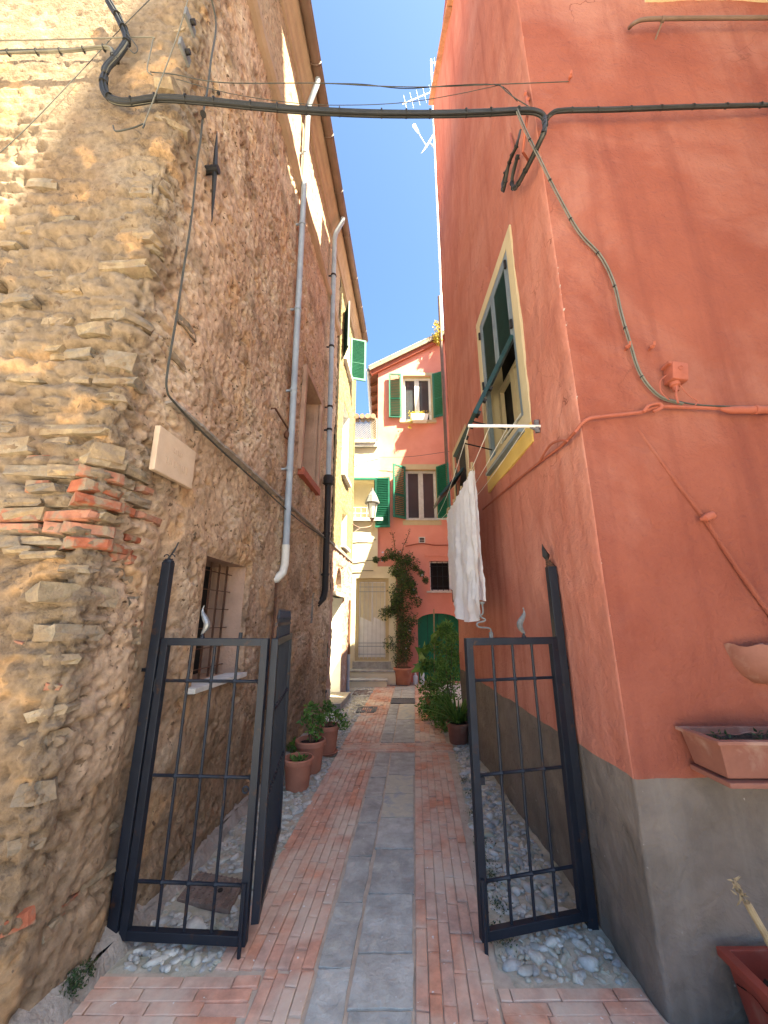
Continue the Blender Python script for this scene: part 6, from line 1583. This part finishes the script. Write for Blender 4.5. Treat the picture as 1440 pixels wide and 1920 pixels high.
# bottles
for (px, lab, h, r, nm) in ((779, 'squat white plastic bottle beside the big vine pot', .26, .062, 'bottle'), (792, 'taller white bottle with pointed nozzle by the green door', .36, .052, 'bottle')):
    c = at_y(px, 1268, YC - .25); t = thing('bottle', lab, 'bottle', (c.x, YC - .25, 0)); m = MB(); m.lathe((c.x, YC - .25, 0), [(r * .9, 0), (r, .02), (r, h * .68), (r * .8, h * .78), (r * .35, h * .84), (r * .35, h * .9)], 14); m.build('body', M['plasticw'], t, smooth=True)
    m = MB(); m.lathe((c.x, YC - .25, h * .9), [(r * .42, 0), (r * .42, h * .06), (r * .15, h * .12)], 10); m.build('cap', M['white'], t, smooth=True)
# flower box under the upper window, trough on the terrace, plant at the roof edge
FB = thing('flower_box', 'white flower box with yellow blooms under the upper salmon window', 'flower box', at_y(785, 797, YE - .25))
b = ebox(769, 785, 802, 797); m = MB(); m.prism([(b[0], YE - .12, b[3]), (b[1], YE - .12, b[3]), (b[1] - .05, YE - .12, b[2]), (b[0] + .05, YE - .12, b[2])], (0, -.2, 0)); m.build('box', M['white'], FB, bevel=.01)
bk = MB(); bk.bar((b[0] + .05, YE, b[3] - .02), (b[0] + .05, YE - .2, b[2]), .015); bk.bar((b[1] - .05, YE, b[3] - .02), (b[1] - .05, YE - .2, b[2]), .015); bk.build('bracket', M['iron'], FB)
foliage('blooms', 'leaf_yel', FB, blob([((b[0] + (b[1] - b[0]) * k / 6, YE - .22, b[3] + .05), .09) for k in range(7)] + [((b[0] + .0, YE - .25, b[2] - .02), .08), ((b[0] - .03, YE - .22, b[2] - .2), .06)]), 260, .05, 20)
FT = thing('flower_trough', 'trough of yellow flowers below the lattice on the cream house terrace', 'flower box', (-.8, YC - .05, zc + .1))
m = MB(); m.bb((-1.35, YC - .12, zc + .095), (xl - .05, YC + .05, zc + .20)); m.build('box', M['white'], FT, bevel=.01)
foliage('blooms', 'leaf_yel', FT, blob([((-1.3 + (xl + 1.2) * k / 12, YC - .06, zc + .17), .09) for k in range(13)]), 700, .05, 21)
c = at_y(818, 632, YE - .25); HP = foliage('hanging_plant', 'leaf_yel', None, blob([(c + Vector((dx, 0, dz)), r) for dx, dz, r in ((0, .0, .15), (.05, .25, .15), (.02, .5, .12), (.08, -.2, .12), (.1, .1, .14), (-.03, -.1, .1))]), 480, .07, 22); tag(HP, 'yellowish plant spilling over the salmon roof verge beside the drainpipe', 'plant')

# planters on the red front
def trough(label, name, x0, x1, yb_, yf, z0, z1, mat, taper=.06, rim=.022, soil_d=.06):
    t = thing(name, label, 'planter', ((x0 + x1) / 2, (yb_ + yf) / 2, z0)); m = MB()
    def ring(x0, x1, yb_, yf, z): return [(x0, yf, z), (x1, yf, z), (x1, yb_, z), (x0, yb_, z)]
    s = taper; w = .008
    R = [ring(x0 + s, x1 - s, yb_ - s * .3, yf + s, z0), ring(x0 + .012, x1 - .012, yb_ - .006, yf + .012, z1 - rim), ring(x0 - rim * .6, x1 + rim * .6, yb_ - .002, yf - rim * .6, z1 - rim), ring(x0 - rim * .6, x1 + rim * .6, yb_ - .002, yf - rim * .6, z1), ring(x0 + .022, x1 - .022, yb_ - .024, yf + .024, z1), ring(x0 + s + .014, x1 - s - .014, yb_ - s * .3 - .014, yf + s + .014, z0 + .03)]
    vs = [p for r in R for p in r]; fs = [(i * 4 + k, i * 4 + (k + 1) % 4, (i + 1) * 4 + (k + 1) % 4, (i + 1) * 4 + k) for i in range(5) for k in range(4)] + [(3, 2, 1, 0), (20, 21, 22, 23)]
    m.add(vs, fs); m.build('box', M[mat], t, bevel=.004)
    n = 14; m = MB(); zz = z1 - soil_d; vs = []
    for j in range(n):
        for i in range(n): vs.append((x0 + .02 + (x1 - x0 - .04) * i / (n - 1), yf + .02 + (yb_ - yf - .045) * j / (n - 1), zz + random.uniform(-.012, .014)))
    m.add(vs, [(j * n + i, j * n + i + 1, (j + 1) * n + i + 1, (j + 1) * n + i) for j in range(n - 1) for i in range(n - 1)]); m.build('soil', M['soil'], t, fix=False)
    return t
wz = at_y(1272, 1362, 2.06)
pf = at_y(1332, 1408, 1.86)
t = trough('long pinkish terracotta planter with bare soil hung on the red front', 'planter', wz.x, wz.x + .58, YRF - .005, 1.83, wz.z - .155, wz.z, 'terraplastic', .045, .016, .035)
m = MB(); z_ = wz.z - .16; m.bb((wz.x + .025, 1.845, z_ - .022), (wz.x + .555, YRF - .012, z_)); m.build('tray', M['terraplastic'], t, bevel=.006)
m = MB()
for k in range(24): m.tube([(wz.x + .02 + .54 * k / 23, YRF - .03, wz.z - .028 + .006 * math.sin(k * 1.1)), (wz.x + .02 + .54 * (k + 1) / 23, YRF - .03, wz.z - .028 + .006 * math.sin((k + 1) * 1.1))], .004, 5)
m.build('wavy_edge', M['terraplastic'], t)
foliage('sprigs', 'leaf_dk', t, blob([((wz.x + .1, 1.95, wz.z - .03), .04), ((wz.x + .3, 1.97, wz.z - .025), .05)]), 50, .025, 23, .8)
# half bowl wall pot
WP = thing('wall_pot', 'shallow terracotta half bowl fixed to the red front above the planter', 'wall pot', at_y(1410, 1210, YRF))
c = at_y(1418, 1208, YRF); m = MB(); n = 18; prof = [(1.0, 0), (.97, -.03), (.86, -.085), (.66, -.13), (.35, -.158), (.0, -.165)]; R0 = (c.x - at_y(1358, 1208, YRF).x)
vs = []
for (r, h) in prof:
    for k in range(n + 1): a = math.pi * k / n; vs.append((c.x - R0 * r * math.cos(a), YRF + .005 - .14 * r * math.sin(a), c.z + h * 1.15 + (.008 * math.sin(k * 1.3) if h == 0 else 0)))
for k in range(n + 1): a = math.pi * k / n; vs.append((c.x - R0 * .9 * math.cos(a), YRF + .005 - .122 * math.sin(a), c.z - .02))
k1 = n + 1
fs = [(i * k1 + k, i * k1 + k + 1, (i + 1) * k1 + k + 1, (i + 1) * k1 + k) for i in range(5) for k in range(n)] + [(k + 1, k, 6 * k1 + k, 6 * k1 + k + 1) for k in range(n)]
m.add(vs, fs); m.build('bowl', M['terraplastic'], WP, smooth=True, fix=False)
m = MB(); m.add([(c.x - R0 * .9 * math.cos(math.pi * k / n), YRF + .004 - .122 * math.sin(math.pi * k / n), c.z - .021) for k in range(n + 1)], [tuple(range(n + 1))]); m.build('soil', M['soil'], WP, fix=False)
for k in range(4):
    b = MB(); p = Vector((c.x - .05 + .04 * k, YRF - .05, c.z - .012)); b.tube([p, p + Vector((.03, -.01, .015))], [.014, .008], 8); b.build('clay_rib', M['terraplastic'], WP, smooth=True)
# red square tub with dried cane at the lower right
rz = at_y(1372, 1795, 1.98)
t = trough('red plastic tub with bare soil standing at the foot of the red front', 'planter', rz.x, rz.x + .36, 2.04, 1.66, 0.0, rz.z, 'redplastic', .06, .03, .10)
m = MB(); c0 = Vector((rz.x + .20, 1.9, rz.z - .1)); c1 = at_y(1400, 1692, 1.93); m.tube(spline([c0, c0.lerp(c1, .5) + Vector((-.004, 0, .004)), c1], 6), [.016, .0155, .0155, .018, .0155, .015, .015, .017, .014, .0135, .0135, .014, .013], 8)
DC = m.build('dried_cane', M['cane'], smooth=True); tag(DC, 'dry broken cane leaning out of the red tub', 'cane')
foliage('withered_leaves', 'cane', DC, blob([(at_y(1385, 1668, 1.93), .022), (at_y(1378, 1655, 1.93), .012), (at_y(1388, 1680, 1.93), .016)]), 34, .03, 25, -.4, .35)
